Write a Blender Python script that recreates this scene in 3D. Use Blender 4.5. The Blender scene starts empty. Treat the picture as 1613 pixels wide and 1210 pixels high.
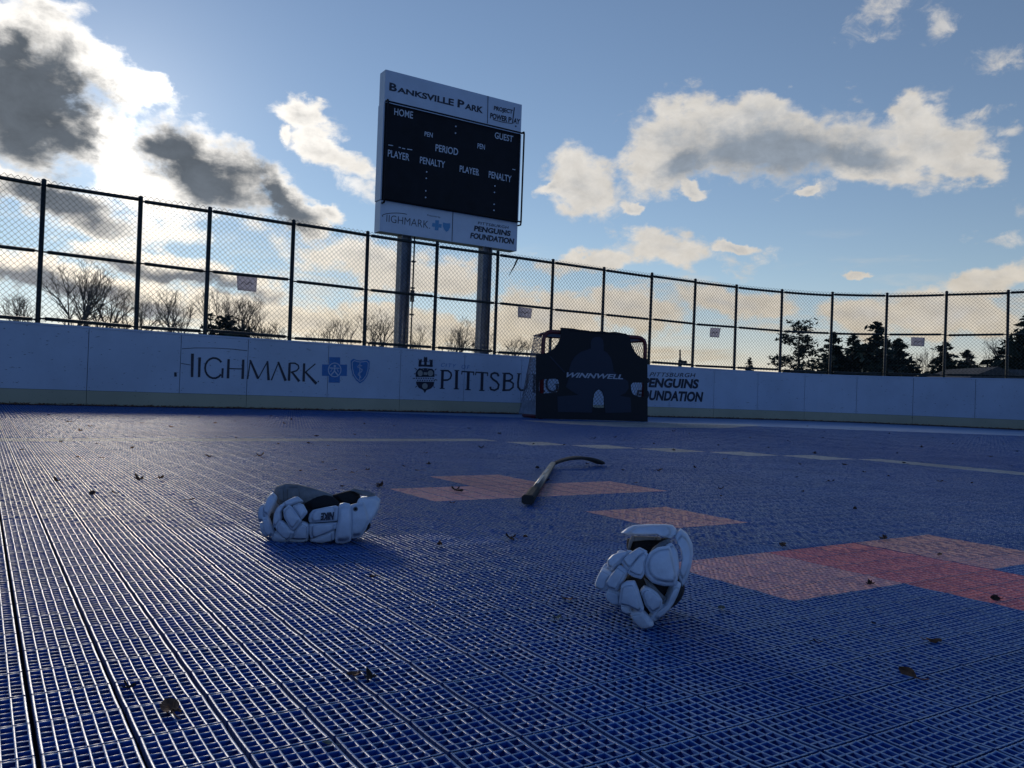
import bpy, math, random
import numpy as np
from mathutils import Vector, Matrix
C = bpy.context.scene.collection
R = math.radians
random.seed(7); np.random.seed(7)

# ------------------------------------------------------------------ camera
FP, CX, CY, H = 1305.0, 806.5, 605.0, 0.364
ROLL, PIT = math.atan(.036), math.atan(16/FP)
cr, sr, cp, sp = math.cos(ROLL), math.sin(ROLL), math.cos(PIT), math.sin(PIT)
Rv, Uv, Fv = Vector((1, 0, 0)), Vector((0, -sp, cp)), Vector((0, cp, sp))
cam_d = bpy.data.cameras.new('camera'); cam = bpy.data.objects.new('camera', cam_d); C.objects.link(cam)
cam_d.sensor_width = 36; cam_d.lens = 36*FP/1613; cam_d.clip_start = .02; cam_d.clip_end = 3000
X_ = Rv*cr + Uv*sr; Y_ = -Rv*sr + Uv*cr
m = Matrix.Identity(4)
for i in range(3): m[i][0] = X_[i]; m[i][1] = Y_[i]; m[i][2] = -Fv[i]
m[2][3] = H
cam.matrix_world = m
bpy.context.scene.camera = cam

def ray(x, y):                      # direction seen at a photo position (used for measuring only)
    d = X_*((x-CX)/FP) + Y_*(-(y-CY)/FP) + Fv
    return d
def azel(x, y):
    d = ray(x, y).normalized(); return math.atan2(d.x, d.y), math.asin(d.z)
def gnd(x, y, z=0.0):
    d = ray(x, y); t = (z-H)/d.z; return Vector((d.x*t, d.y*t, z))

# ------------------------------------------------------------------ sun + sky
sc = bpy.context.scene
sc.view_settings.view_transform = 'Standard'; sc.view_settings.look = 'None'
sc.view_settings.exposure = 0.0; sc.view_settings.gamma = 1.0
SUN_AZ, _e = azel(178, 205); SUN_EL = R(19)
sd = Vector((math.sin(SUN_AZ)*math.cos(SUN_EL), math.cos(SUN_AZ)*math.cos(SUN_EL), math.sin(SUN_EL)))
sl = bpy.data.lights.new('sun', 'SUN'); sl.energy = .85; sl.angle = R(12); sl.color = (1, .90, .76)
so = bpy.data.objects.new('sun', sl); C.objects.link(so)
so.rotation_euler = (-sd).to_track_quat('-Z', 'Y').to_euler(); so.location = (-8, 20, 9)

world = bpy.data.worlds.new('World'); sc.world = world; world.use_nodes = True
nt = world.node_tree; nt.nodes.clear()
class S:                            # tiny expression helper over shader nodes
    tree = nt
    def __init__(s, sock): s.s = sock
    @staticmethod
    def m(op, *a, clamp=False):
        n = S.tree.nodes.new('ShaderNodeMath'); n.operation = op; n.use_clamp = clamp
        for i, v in enumerate(a):
            if isinstance(v, S): S.tree.links.new(v.s, n.inputs[i])
            else: n.inputs[i].default_value = v
        return S(n.outputs[0])
    def __add__(s, o): return S.m('ADD', s, o)
    def __radd__(s, o): return S.m('ADD', o, s)
    def __sub__(s, o): return S.m('SUBTRACT', s, o)
    def __rsub__(s, o): return S.m('SUBTRACT', o, s)
    def __mul__(s, o): return S.m('MULTIPLY', s, o)
    def __rmul__(s, o): return S.m('MULTIPLY', o, s)
    def __truediv__(s, o): return S.m('DIVIDE', s, o)
    def __pow__(s, o): return S.m('POWER', s, o)
def smooth(v, a, b):
    n = S.tree.nodes.new('ShaderNodeMapRange'); n.interpolation_type = 'SMOOTHSTEP'
    S.tree.links.new(v.s, n.inputs[0]); n.inputs[1].default_value = a; n.inputs[2].default_value = b
    return S(n.outputs[0])
def mixc(f, a, b, mode='MIX'):
    n = S.tree.nodes.new('ShaderNodeMix'); n.data_type = 'RGBA'; n.blend_type = mode
    n.clamp_factor = True
    for k, v in ((0, f), (6, a), (7, b)):
        if isinstance(v, S): S.tree.links.new(v.s, n.inputs[k])
        elif k == 0: n.inputs[0].default_value = v
        else: n.inputs[k].default_value = (*v, 1)
    return S(n.outputs[2])
def comb(x, y, z):
    n = S.tree.nodes.new('ShaderNodeCombineXYZ')
    for i, v in enumerate((x, y, z)):
        if isinstance(v, S): S.tree.links.new(v.s, n.inputs[i])
        else: n.inputs[i].default_value = v
    return S(n.outputs[0])
def noise(vec, scale, detail=8, rough=.55, dist=0.0):
    n = S.tree.nodes.new('ShaderNodeTexNoise'); n.inputs['Scale'].default_value = scale
    n.inputs['Detail'].default_value = detail; n.inputs['Roughness'].default_value = rough
    n.inputs['Distortion'].default_value = dist
    if vec is not None: S.tree.links.new(vec.s, n.inputs['Vector'])
    return S(n.outputs['Fac'])

tc = nt.nodes.new('ShaderNodeTexCoord'); dirv = S(tc.outputs['Generated'])
sep = nt.nodes.new('ShaderNodeSeparateXYZ'); nt.links.new(dirv.s, sep.inputs[0])
dx, dy, dz = (S(sep.outputs[i]) for i in range(3))
az = S.m('ARCTAN2', dx, dy); el = S.m('ARCSINE', dz)
ae = comb(az, el, 0.0)
sky = nt.nodes.new('ShaderNodeTexSky'); sky.sky_type = 'NISHITA'; sky.sun_disc = False
sky.sun_elevation = SUN_EL; sky.sun_rotation = SUN_AZ
sky.air_density = 1.0; sky.dust_density = .0; sky.ozone_density = 2.0
dotn = nt.nodes.new('ShaderNodeVectorMath'); dotn.operation = 'DOT_PRODUCT'
nt.links.new(dirv.s, dotn.inputs[0]); dotn.inputs[1].default_value = ray(175, 205).normalized()
ang = S.m('ARCCOSINE', S(dotn.outputs['Value']))          # angle from the sun
glow = S.m('EXPONENT', ang * -7.0)                        # wide brightness of the air round the sun
glow2 = S.m('EXPONENT', ang * -2.2)

# cloud masses: photo position, radii, tilt (degrees)
BL = [(40,140,125,125,0),(10,55,55,45,0),(150,115,105,50,25),(225,140,30,30,60),(125,215,90,62,10),
      (330,268,120,62,12),(455,318,85,34,38),(500,330,45,16,20),(215,290,110,60,20),(60,310,150,30,10),
      (482,180,68,24,10),(520,235,70,34,30),(455,205,30,18,0),
      (1195,222,215,66,2),(1045,240,85,62,-25),(1180,172,75,32,0),(1365,245,120,48,5),
      (1490,215,82,62,25),(1450,172,50,28,0),(1530,265,60,26,15),
      (925,300,72,62,20),(868,302,36,15,-20),(1005,335,20,17,0),(1085,295,34,16,20),(1275,299,24,9,0),
      (1035,398,92,34,5),(935,408,90,24,-5),(1155,384,36,11,0),
      (1575,447,80,26,-18),(1355,426,22,7,0),
      (620,425,190,46,4),(1150,470,120,30,6),(985,485,110,40,0),(860,500,120,50,0),(1500,500,120,36,5),
      (90,325,130,32,10),(300,430,190,26,8),(120,440,220,28,8),(420,500,300,34,5),(1355,500,70,30,0),(700,520,260,30,4)]
w1_ = noise(comb(az, el*1.3, 11.0), 9, 6, .6); w2_ = noise(comb(az, el*1.3, 23.0), 9, 6, .6)
aw = comb(az + (w1_-.5)*.11, el + (w2_-.5)*.075, 0.0)
rmin = None
for x, y, rx, ry, t in BL:
    a, e = azel(x, y)
    n = nt.nodes.new('ShaderNodeMapping'); n.vector_type = 'TEXTURE'
    n.inputs['Location'].default_value = (a, e, 0); n.inputs['Rotation'].default_value = (0, 0, R(-t)-ROLL)
    n.inputs['Scale'].default_value = (rx/FP*.95, ry/FP*.95, 1)
    nt.links.new(aw.s, n.inputs['Vector'])
    l = nt.nodes.new('ShaderNodeVectorMath'); l.operation = 'LENGTH'; nt.links.new(n.outputs[0], l.inputs[0])
    v = S(l.outputs['Value'])
    rmin = v if rmin is None else S.m('SMOOTH_MIN', rmin, v, .2)
DK = [(45,165,125,115,5),(20,80,50,40,0),(325,272,112,56,14),(440,318,75,26,36),(75,322,110,24,10),(300,440,150,14,8),(120,455,170,18,6),(1200,232,165,44,2),(1075,250,60,34,-20),(1340,250,80,26,5)]
WL = [(1375,25,60,38,-30),(1472,30,32,44,30),(1582,95,44,24,10),(1592,200,30,18,0),(1606,335,24,20,0),(1580,378,44,14,0),(1565,170,34,14,0),
      (1205,392,26,18,0),(1165,408,44,20,20),(1100,385,40,16,0),(560,300,60,20,30),(1290,300,40,16,0),(980,310,60,40,0),(1440,290,60,20,0)]
wmin = None
for x, y, rx, ry, t in WL:
    a, e = azel(x, y)
    n = nt.nodes.new('ShaderNodeMapping'); n.vector_type = 'TEXTURE'
    n.inputs['Location'].default_value = (a, e, 0); n.inputs['Rotation'].default_value = (0, 0, R(-t)-ROLL)
    n.inputs['Scale'].default_value = (rx/FP, ry/FP, 1)
    nt.links.new(aw.s, n.inputs['Vector'])
    l = nt.nodes.new('ShaderNodeVectorMath'); l.operation = 'LENGTH'; nt.links.new(n.outputs[0], l.inputs[0])
    v = S(l.outputs['Value'])
    wmin = v if wmin is None else S.m('SMOOTH_MIN', wmin, v, .2)
dmin = None
for x, y, rx, ry, t in DK:
    a, e = azel(x, y)
    n = nt.nodes.new('ShaderNodeMapping'); n.vector_type = 'TEXTURE'
    n.inputs['Location'].default_value = (a, e, 0); n.inputs['Rotation'].default_value = (0, 0, R(-t)-ROLL)
    n.inputs['Scale'].default_value = (rx/FP*1.12, ry/FP*1.12, 1)
    nt.links.new(aw.s, n.inputs['Vector'])
    l = nt.nodes.new('ShaderNodeVectorMath'); l.operation = 'LENGTH'; nt.links.new(n.outputs[0], l.inputs[0])
    v = S(l.outputs['Value'])
    dmin = v if dmin is None else S.m('SMOOTH_MIN', dmin, v, .2)
nz = noise(comb(az, el*1.25, 0.0), 7.5, 10, .56, .25)
nz2 = noise(comb(az + .35, el*1.6, 3.0), 26, 8, .6, .2)
dens = (1.0 - rmin)*1.25 + (nz - .5)*1.7 + (nz2 - .5)*1.7
# thin layered clouds low over the horizon, and loose ones all round the sky
low = noise(comb(az*1.0, el*5.5, 1.0), 5.0, 9, .58, .5)
lowm = (1.0 - smooth(el, .06, .26))
lowd = (low - .5)*3.0*lowm + lowm*.22 - .25
allr = noise(comb(dx*1.0, dy*1.0, dz*2.2), 2.6, 9, .55, .3)
beh = smooth(S.m('ABSOLUTE', az), .75, 1.1)*smooth(el, .02, .1)
allr = (allr - .62)*5*beh - (1.0-beh)*2
dens = S.m('MAXIMUM', S.m('MAXIMUM', dens, lowd), allr)
nzw = noise(comb(az + .2, el*1.3, 5.0), 34, 9, .65, .5)
wisp = smooth((1.0 - wmin)*.9 + (nzw-.5)*2.6, .1, 1.1)*.75
alpha = S.m('MAXIMUM', smooth(dens, -.10, .50), wisp)
relief = noise(comb(az*1.0, el*1.5, 7.0), 17, 7, .6, .4)
farc = smooth(ang, .3, .8)
core = S.m('MAXIMUM', smooth((1.0 - dmin)*1.1 + (relief-.5)*1.3 + (nz2-.5)*.7, -.15, .75), smooth(dens + (relief-.5)*2.2, .3, 2.0)*.6)
relief = noise(comb(az*1.0, el*1.5, 7.0), 17, 7, .6, .4)
skyc = mixc(1.0, S(sky.outputs[0]), (1.07, 1.01, 1.02), 'MULTIPLY')
def scale_col(c, f):
    n = nt.nodes.new('ShaderNodeVectorMath'); n.operation = 'SCALE'
    nt.links.new(c.s, n.inputs[0])
    if isinstance(f, S): nt.links.new(f.s, n.inputs['Scale'])
    else: n.inputs['Scale'].default_value = f
    return S(n.outputs[0])
SKYK, CLK = 1.0, 1.0
# brightness of lit rims and of the shaded masses
warm = smooth(el, .0, .22)
edgec = mixc(warm, (1.0, .86, .64), (1.0, .96, .90))
edge = scale_col(edgec, (7.0 + 18.0*S.m('EXPONENT', ang*-8.5) + 3.0*glow2)*(0.5 + relief*.45 + nzw*.5))
corec = mixc(warm, (.70, .69, .70), (.52, .61, .73))
corel = scale_col(corec, (2.5 + 3.2*smooth(ang, .18, .7)+2.4*lowm)*(0.35 + relief*.8 + nzw*.5))
cl = mixc(core, edge, corel)
hz = scale_col(mixc(S.m('EXPONENT', ang*-2.0), (.9, .93, 1.0), (1.0, .93, .78)), S.m('EXPONENT', ang*-11.0)*5.0)
skyc = mixc(1.0, skyc, mixc(smooth(el, -.02, .16), (1.10, .95, 1.05), (1.0, 1.0, 1.0)), 'MULTIPLY')
skyc = mixc(1.0, skyc, hz, 'ADD')
back = smooth(dy*-1.0, -.55, .25)          # unseen sky opposite the sun, darkened and blued to dim boards and court
skyc = mixc(1.0, skyc, mixc(back, (1.0, 1.0, 1.0), (.45, .64, 1.02)), 'MULTIPLY')
cl = mixc(1.0, cl, mixc(back, (1.0, 1.0, 1.0), (.30, .38, .52)), 'MULTIPLY')
out_c = mixc(alpha, skyc, cl)
bg = nt.nodes.new('ShaderNodeBackground'); bg.inputs['Strength'].default_value = .09
nt.links.new(out_c.s, bg.inputs['Color'])
wo = nt.nodes.new('ShaderNodeOutputWorld'); nt.links.new(bg.outputs[0], wo.inputs[0])
world.cycles.sampling_method = 'MANUAL'; world.cycles.sample_map_resolution = 1024

# ------------------------------------------------------------------ materials
MATS = {}
def mat(name, col, rough=.6, spec=.5, metal=0.0, var=0.0, vscale=8.0, bump=0.0, bscale=40.0, sheen=0.0, build=None):
    if name in MATS: return MATS[name]
    mt = bpy.data.materials.new(name); mt.use_nodes = True
    t = mt.node_tree; b = t.nodes['Principled BSDF']
    b.inputs['Base Color'].default_value = (*col, 1); b.inputs['Roughness'].default_value = rough
    b.inputs['Specular IOR Level'].default_value = spec; b.inputs['Metallic'].default_value = metal
    if sheen: b.inputs['Sheen Weight'].default_value = sheen
    old = S.tree; S.tree = t
    tcn = t.nodes.new('ShaderNodeTexCoord'); oc = S(tcn.outputs['Object'])
    if var:
        n = noise(oc, vscale, 5, .6)
        c = mixc(smooth(n, .3, .7), tuple(max(0, v*(1-var)) for v in col), tuple(min(1, v*(1+var)) for v in col))
        t.links.new(c.s, b.inputs['Base Color'])
    if bump:
        n = noise(oc, bscale, 4, .6)
        bn = t.nodes.new('ShaderNodeBump'); bn.inputs['Strength'].default_value = bump
        bn.inputs['Distance'].default_value = .01
        t.links.new(n.s, bn.inputs['Height']); t.links.new(bn.outputs[0], b.inputs['Normal'])
    if build: build(t, b, oc)
    S.tree = old
    MATS[name] = mt; return mt
def scuffs(base, dark, amt):
    def f(t, b, oc):
        n1 = noise(oc, 1.3, 5, .6); big = mixc(smooth(n1, .3, .75), base, tuple(v*.86 for v in base))
        mp = t.nodes.new('ShaderNodeMapping'); mp.inputs['Scale'].default_value = (1, 1, 3.2)
        t.links.new(oc.s, mp.inputs[0])
        n2 = noise(S(mp.outputs[0]), 16, 3, .5); n3 = noise(S(mp.outputs[0]), 46, 2, .5)
        k = S.m('MAXIMUM', smooth(n2, .70, .74)*.85, smooth(n3, .71, .75)*.7)*amt
        c = mixc(k, big, dark); t.links.new(c.s, b.inputs['Base Color'])
    return f
def court(col, dust):
    def f(t, b, oc):
        n1 = noise(oc, 2.0, 6, .6); n2 = noise(oc, 60, 4, .6)
        c = mixc(smooth(n1, .3, .75), col, tuple(v*.8 for v in col))
        c = mixc(smooth(n2, .55, .9)*dust, c, (.22, .22, .2))
        mp = t.nodes.new('ShaderNodeMapping'); mp.vector_type = 'TEXTURE'     # every moulded tile has its own slight tone
        mp.inputs['Location'].default_value = (1.287*math.cos(R(32.8))-1.005*math.sin(R(32.8)), 1.287*math.sin(R(32.8))+1.005*math.cos(R(32.8)), 0)
        mp.inputs['Rotation'].default_value = (0, 0, R(32.8)); mp.inputs['Scale'].default_value = (.35, .36, 1)
        t.links.new(oc.s, mp.inputs[0]); fn = t.nodes.new('ShaderNodeVectorMath'); fn.operation = 'FLOOR'; t.links.new(mp.outputs[0], fn.inputs[0])
        sx_ = t.nodes.new('ShaderNodeSeparateXYZ'); t.links.new(fn.outputs[0], sx_.inputs[0])
        wn_ = t.nodes.new('ShaderNodeTexWhiteNoise'); wn_.noise_dimensions = '2D'; t.links.new(comb(S(sx_.outputs[0]), S(sx_.outputs[1]), 0.0).s, wn_.inputs['Vector'])
        k_ = S(wn_.outputs['Value'])*.22 + .88; kn_ = t.nodes.new('ShaderNodeVectorMath'); kn_.operation = 'SCALE'
        t.links.new(c.s, kn_.inputs[0]); t.links.new(k_.s, kn_.inputs['Scale']); c = S(kn_.outputs[0])
        t.links.new(c.s, b.inputs['Base Color'])
        r = smooth(n1, .25, .8)*.12 + .27 + smooth(n2, .4, .8)*.1
        t.links.new(r.s, b.inputs['Roughness'])
    return f
M_blue = mat('court_blue_sheen', (.135, .275, .53), .30, build=court((.135, .275, .53), .30))  # pale base: sky sheen on the rib tops put into the colour
M_pink = mat('court_pale_pink_plastic', (.86, .46, .44), .4, build=court((.86, .46, .44), .15))
M_red = mat('court_red_plastic', (.80, .25, .27), .4, build=court((.80, .25, .27), .15))
M_cream = mat('court_cream_plastic', (.55, .55, .50), .4, build=court((.55, .55, .50), .15))
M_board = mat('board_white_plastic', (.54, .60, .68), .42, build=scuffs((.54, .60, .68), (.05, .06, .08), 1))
M_kick = mat('kickplate_yellow_plastic', (.47, .43, .28), .5, build=scuffs((.47, .43, .28), (.06, .06, .05), 1))
M_cap = mat('board_cap', (.035, .04, .06), .5)
M_ink = mat('print_navy', (.012, .014, .03), .45, var=.5, vscale=25)
M_inkb = mat('print_blue', (.03, .17, .42), .45, var=.15, vscale=25)
M_inkl = mat('print_light_blue', (.10, .32, .55), .45)
M_fence = mat('fence_black_vinyl', (.012, .018, .014), .45, var=.3, vscale=20)
M_wire = mat('fence_wire', (.03, .035, .03), .4)
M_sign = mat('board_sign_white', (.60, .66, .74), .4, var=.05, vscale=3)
M_black = mat('scoreboard_black', (.006, .007, .011), .6, spec=.25, var=.3, vscale=4)
M_txt = mat('scoreboard_print_white', (.62, .66, .72), .5)
M_steel = mat('galvanised_steel', (.19, .20, .22), .5, metal=.3, var=.2, vscale=6)
M_slab = mat('concrete', (.03, .03, .035), .95, spec=.1, var=.3)
M_goal = mat('goal_red_pipe', (.13, .014, .016), .4, var=.3, vscale=12)
M_net = mat('net_cord', (.22, .23, .26), .8)
M_tarp = mat('goal_cover_black', (.004, .005, .008), .7, bump=.4, bscale=6)
M_tarp2 = mat('goal_cover_print', (.018, .026, .048), .7)
M_tarpw = mat('goal_cover_white_print', (.42, .45, .52), .7)
M_bark = mat('bark', (.05, .04, .03), .9, var=.3)
M_twig = mat('twigs', (.15, .12, .09), .9)
M_need = mat('conifer_needles', (.012, .028, .014), .8, var=.5, vscale=.8)
M_grass = mat('grass', (.05, .075, .025), .9, var=.4, vscale=.3)
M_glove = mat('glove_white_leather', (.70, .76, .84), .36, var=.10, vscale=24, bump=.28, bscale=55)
M_glove2 = mat('glove_palm_suede', (.23, .23, .23), .85, var=.2, vscale=30, bump=.3, bscale=160)
M_dark = mat('glove_black_lining', (.012, .012, .014), .8, bump=.3, bscale=200)
M_gink = mat('glove_print', (.03, .035, .06), .5)
M_leaf = mat('dry_leaf_brown', (.20, .09, .04), .8, var=.5, vscale=60)
M_leafd = mat('dry_leaf_dark', (.05, .03, .02), .85, var=.5, vscale=60)
M_leafg = mat('dry_leaf_pale', (.24, .24, .17), .8, var=.3, vscale=60)
M_paper = mat('paper_notice', (.45, .47, .52), .8)
_t = M_paper.node_tree; _tr = _t.nodes.new('ShaderNodeBsdfTranslucent'); _tr.inputs[0].default_value = (.8, .78, .85, 1)
_mx = _t.nodes.new('ShaderNodeMixShader'); _mx.inputs[0].default_value = .7
_t.links.new(_t.nodes['Principled BSDF'].outputs[0], _mx.inputs[1]); _t.links.new(_tr.outputs[0], _mx.inputs[2])
_t.links.new(_mx.outputs[0], _t.nodes['Material Output'].inputs[0])

# ------------------------------------------------------------------ object helpers
def props(o, label=None, cat=None, group=None, kind=None):
    if label: o['label'] = label
    if cat: o['category'] = cat
    if group: o['group'] = group
    if kind: o['kind'] = kind
    return o
def thing(name, loc, label, cat, group=None):
    o = bpy.data.objects.new(name, None); C.objects.link(o); o.location = loc; o.empty_display_size = .2
    return props(o, label, cat, group)
class MB:
    def __init__(s): s.v = []; s.f = []; s.mi = []; s.cur = 0
    def add(s, vs, fs):
        o = len(s.v); s.v += [tuple(p) for p in vs]
        for f in fs: s.f.append([i+o for i in f]); s.mi.append(s.cur)
    def box(s, c, size, ax=None):
        c = Vector(c); ax = ax or (Vector((1,0,0)), Vector((0,1,0)), Vector((0,0,1)))
        vs = [c + ax[0]*(size[0]/2*a) + ax[1]*(size[1]/2*b) + ax[2]*(size[2]/2*d) for a in (-1,1) for b in (-1,1) for d in (-1,1)]
        s.add(vs, [(0,1,3,2),(4,6,7,5),(0,4,5,1),(2,3,7,6),(0,2,6,4),(1,5,7,3)])
    def tube(s, pts, r, n=6, caps=True):
        pts = [Vector(p) for p in pts]; rs = r if isinstance(r, (list, tuple)) else [r]*len(pts)
        vs = []; prev = None
        for i, p in enumerate(pts):
            t = (pts[min(i+1, len(pts)-1)] - pts[max(i-1, 0)]).normalized()
            if prev is None:
                a = Vector((0,0,1)) if abs(t.z) < .9 else Vector((1,0,0))
                u = t.cross(a).normalized()
            else:
                u = (prev - t*prev.dot(t))
                u = u.normalized() if u.length > 1e-6 else t.orthogonal().normalized()
            prev = u; w = t.cross(u)
            for k in range(n):
                a = 2*math.pi*k/n; vs.append(p + (u*math.cos(a) + w*math.sin(a))*rs[i])
        fs = []
        for i in range(len(pts)-1):
            for k in range(n):
                k2 = (k+1) % n; fs.append((i*n+k, i*n+k2, (i+1)*n+k2, (i+1)*n+k))
        if caps: fs.append(tuple(range(n))[::-1]); fs.append(tuple((len(pts)-1)*n+k for k in range(n)))
        s.add(vs, fs)
    def prism(s, poly, nrm, th):                     # closed polygon of 3D points, thickened along -nrm
        n = len(poly); nrm = Vector(nrm)
        vs = [Vector(p) for p in poly] + [Vector(p) - nrm*th for p in poly]
        s.add(vs, [tuple(range(n)), tuple(range(n, 2*n))[::-1]] + [(i, i+n, (i+1) % n + n, (i+1) % n) for i in range(n)])
    def build(s, name, mats, parent=None, smooth=False, bevel=0, sub=0):
        me = bpy.data.meshes.new(name)
        off = parent.location if parent is not None and parent.type == 'EMPTY' else Vector((0,0,0))
        if parent is not None and parent.type != 'EMPTY' and parent.parent is not None: off = parent.parent.location
        me.from_pydata([tuple(Vector(p)-off) for p in s.v], [], s.f)
        mats = mats if isinstance(mats, (list, tuple)) else [mats]
        for q in mats: me.materials.append(q)
        if len(mats) > 1: me.polygons.foreach_set('material_index', s.mi)
        if smooth: me.polygons.foreach_set('use_smooth', [True]*len(me.polygons))
        me.update()
        o = bpy.data.objects.new(name, me); C.objects.link(o)
        if parent is not None: o.parent = parent
        if bevel:
            b = o.modifiers.new('bevel', 'BEVEL'); b.width = bevel; b.segments = 2; b.limit_method = 'ANGLE'
        if sub:
            b = o.modifiers.new('sub', 'SUBSURF'); b.levels = sub; b.render_levels = sub
        return o

# flat shapes with holes / lettering -> (verts2d, faces)
def curve_mesh(cu):
    ob = bpy.data.objects.new('tmp', cu); C.objects.link(ob)
    dg = bpy.context.evaluated_depsgraph_get()
    me = bpy.data.meshes.new_from_object(ob.evaluated_get(dg))
    vs = [(v.co.x, v.co.y) for v in me.vertices]; fs = [tuple(p.vertices) for p in me.polygons]
    bpy.data.objects.remove(ob); bpy.data.meshes.remove(me)
    return vs, fs
def text2d(s, bold=0.0, space=1.0):
    cu = bpy.data.curves.new('t', 'FONT'); cu.body = s; cu.offset = bold; cu.resolution_u = 4; cu.space_character = space
    vs, fs = curve_mesh(cu)
    xs = [v[0] for v in vs]; ys = [v[1] for v in vs]
    x0, x1, y0, y1 = min(xs), max(xs), min(ys), max(ys)
    return [((x-x0)/(x1-x0), (y-y0)/(y1-y0)) for x, y in vs], fs
def fill2d(loops):
    cu = bpy.data.curves.new('c', 'CURVE'); cu.dimensions = '2D'; cu.fill_mode = 'BOTH'
    for L in loops:
        sp_ = cu.splines.new('POLY'); sp_.points.add(len(L)-1); sp_.use_cyclic_u = True
        for i, p in enumerate(L): sp_.points[i].co = (p[0], -p[1], 0, 1)
    vs, fs = curve_mesh(cu)
    return [(x, -y) for x, y in vs], fs
def quad_text(mb, s, q, mp, bold=0.0, space=1.0):    # q: TL TR BR BL in photo positions, mp: position -> 3D
    vs, fs = text2d(s, bold, space)
    P = []
    for a, b in vs:
        b = 1-b
        x = (q[0][0]*(1-a)+q[1][0]*a)*(1-b) + (q[3][0]*(1-a)+q[2][0]*a)*b
        y = (q[0][1]*(1-a)+q[1][1]*a)*(1-b) + (q[3][1]*(1-a)+q[2][1]*a)*b
        P.append(mp(x, y))
    mb.add(P, fs)
def stroke(mb, pts, w, mp, w2=None):                 # a flat pen stroke through photo positions
    pts = [Vector((p[0], p[1])) for p in pts]; n = len(pts); vs = []; w2 = w if w2 is None else w2
    for i, p in enumerate(pts):
        t = (pts[min(i+1, n-1)] - pts[max(i-1, 0)]).normalized(); nn = Vector((-t.y, t.x))
        ww = (w + (w2-w)*i/max(1, n-1))/2
        vs += [mp(*(p+nn*ww)), mp(*(p-nn*ww))]
    mb.add(vs, [(2*i, 2*i+1, 2*i+3, 2*i+2) for i in range(n-1)])
def disc(mb, c, r, mp, n=20, ry=None):
    ry = ry or r
    mb.add([mp(c[0]+r*math.cos(2*math.pi*k/n), c[1]+ry*math.sin(2*math.pi*k/n)) for k in range(n)], [tuple(range(n))])
def zoomed(mp, ox, oy, k): return lambda x, y: mp(ox + x/k, oy + y/k)
def arc(c, rx, ry, a0, a1, n=14):
    return [(c[0]+rx*math.cos(R(a0+(a1-a0)*i/n)), c[1]-ry*math.sin(R(a0+(a1-a0)*i/n))) for i in range(n+1)]

# ------------------------------------------------------------------ court floor (open-grid sport tiles)
TH = R(32.8); e1 = np.array([math.cos(TH), math.sin(TH)]); e2 = np.array([-math.sin(TH), math.cos(TH)])
TU, TV, U0, V0 = .35, .36, 1.287, 1.005
PU, PV = TU/4, TV/4
def paint(ti, tj, u, v):            # which moulded colour a tile has
    k = np.zeros(ti.shape, int)
    for a, b, c in ((0,0,1),(1,0,2),(2,0,1),(1,-1,2),(1,-2,2),(2,-2,1),(0,4,1),(1,4,1),(2,4,1),(1,5,1),(1,2,1)):
        k[(ti == a) & (tj == b)] = c
    for a, b in ((6,11),(7,10),(8,9),(9,8),(10,7)): k[(ti == a) & (tj == b)] = 3
    k[(ti <= 5) & (tj == 12) & ((v-V0)/TV % 1 > .3)] = 3
    k[(ti == 11) & (tj <= 6) & ((u-U0)/TU % 1 < .65)] = 3
    inside = (v > 8.0) & (v < 9.75) & (u > 6.45) & (u < 11.0) & (v > 8.0 + .9*np.maximum(0, (6.9-u)/.45)) & (v > 8.0 + np.maximum(0, (u-8.6))*.55)
    k[inside] = 3
    return k
def profile(P, g, wb, w, top, lod, n=6, deep=-.012, grv=-.009):
    hole = (P - 2*(g+wb) - (n-1)*w)/n; L = [(0, grv), (g, grv)]; x = g
    for i in range(n+1):
        ww = wb if i in (0, n) else w; b = min(.0008, ww*.3)
        L += [(x, top-.0005), (x+b, top), (x+ww-b, top), (x+ww, top-.0005)] if lod == 0 else [(x, top), (x+ww, top)]
        x += ww
        if i < n: L += [(x, deep), (x+hole, deep)]; x += hole
    L += [(P-g, grv), (P, grv)]
    return np.array(L)
prA = {0: profile(PU, .0027, .0029, .0025, 0.0, 0), 1: profile(PU, .0027, .0029, .0025, 0.0, 1), 2: profile(PU, .0027, .0029, .0025, 0.0, 1), 3: profile(PU, .0034, .0040, .0046, 0.0, 1, 3)}
prB = {0: profile(PV, .0015, .0028, .0025, -.0001, 0), 1: profile(PV, .0015, .0028, .0025, -.0001, 1), 2: profile(PV, .0012, .0036, .0046, -.0001, 1, 3), 3: profile(PV, .0012, .0045, .0070, -.0001, 1, 2)}
ii, jj = np.meshgrid(np.arange(-140, 260), np.arange(-60, 260), indexing='ij'); ii = ii.ravel(); jj = jj.ravel()
uc = U0 + (ii+.5)*PU; vc = V0 + (jj+.5)*PV
Xc = uc*e1[0] + vc*e2[0]; Yc = uc*e1[1] + vc*e2[1]
inv = (np.abs(Xc) < .72*Yc + .35) & (Yc > .45)
rs = np.random.RandomState(3)
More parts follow.
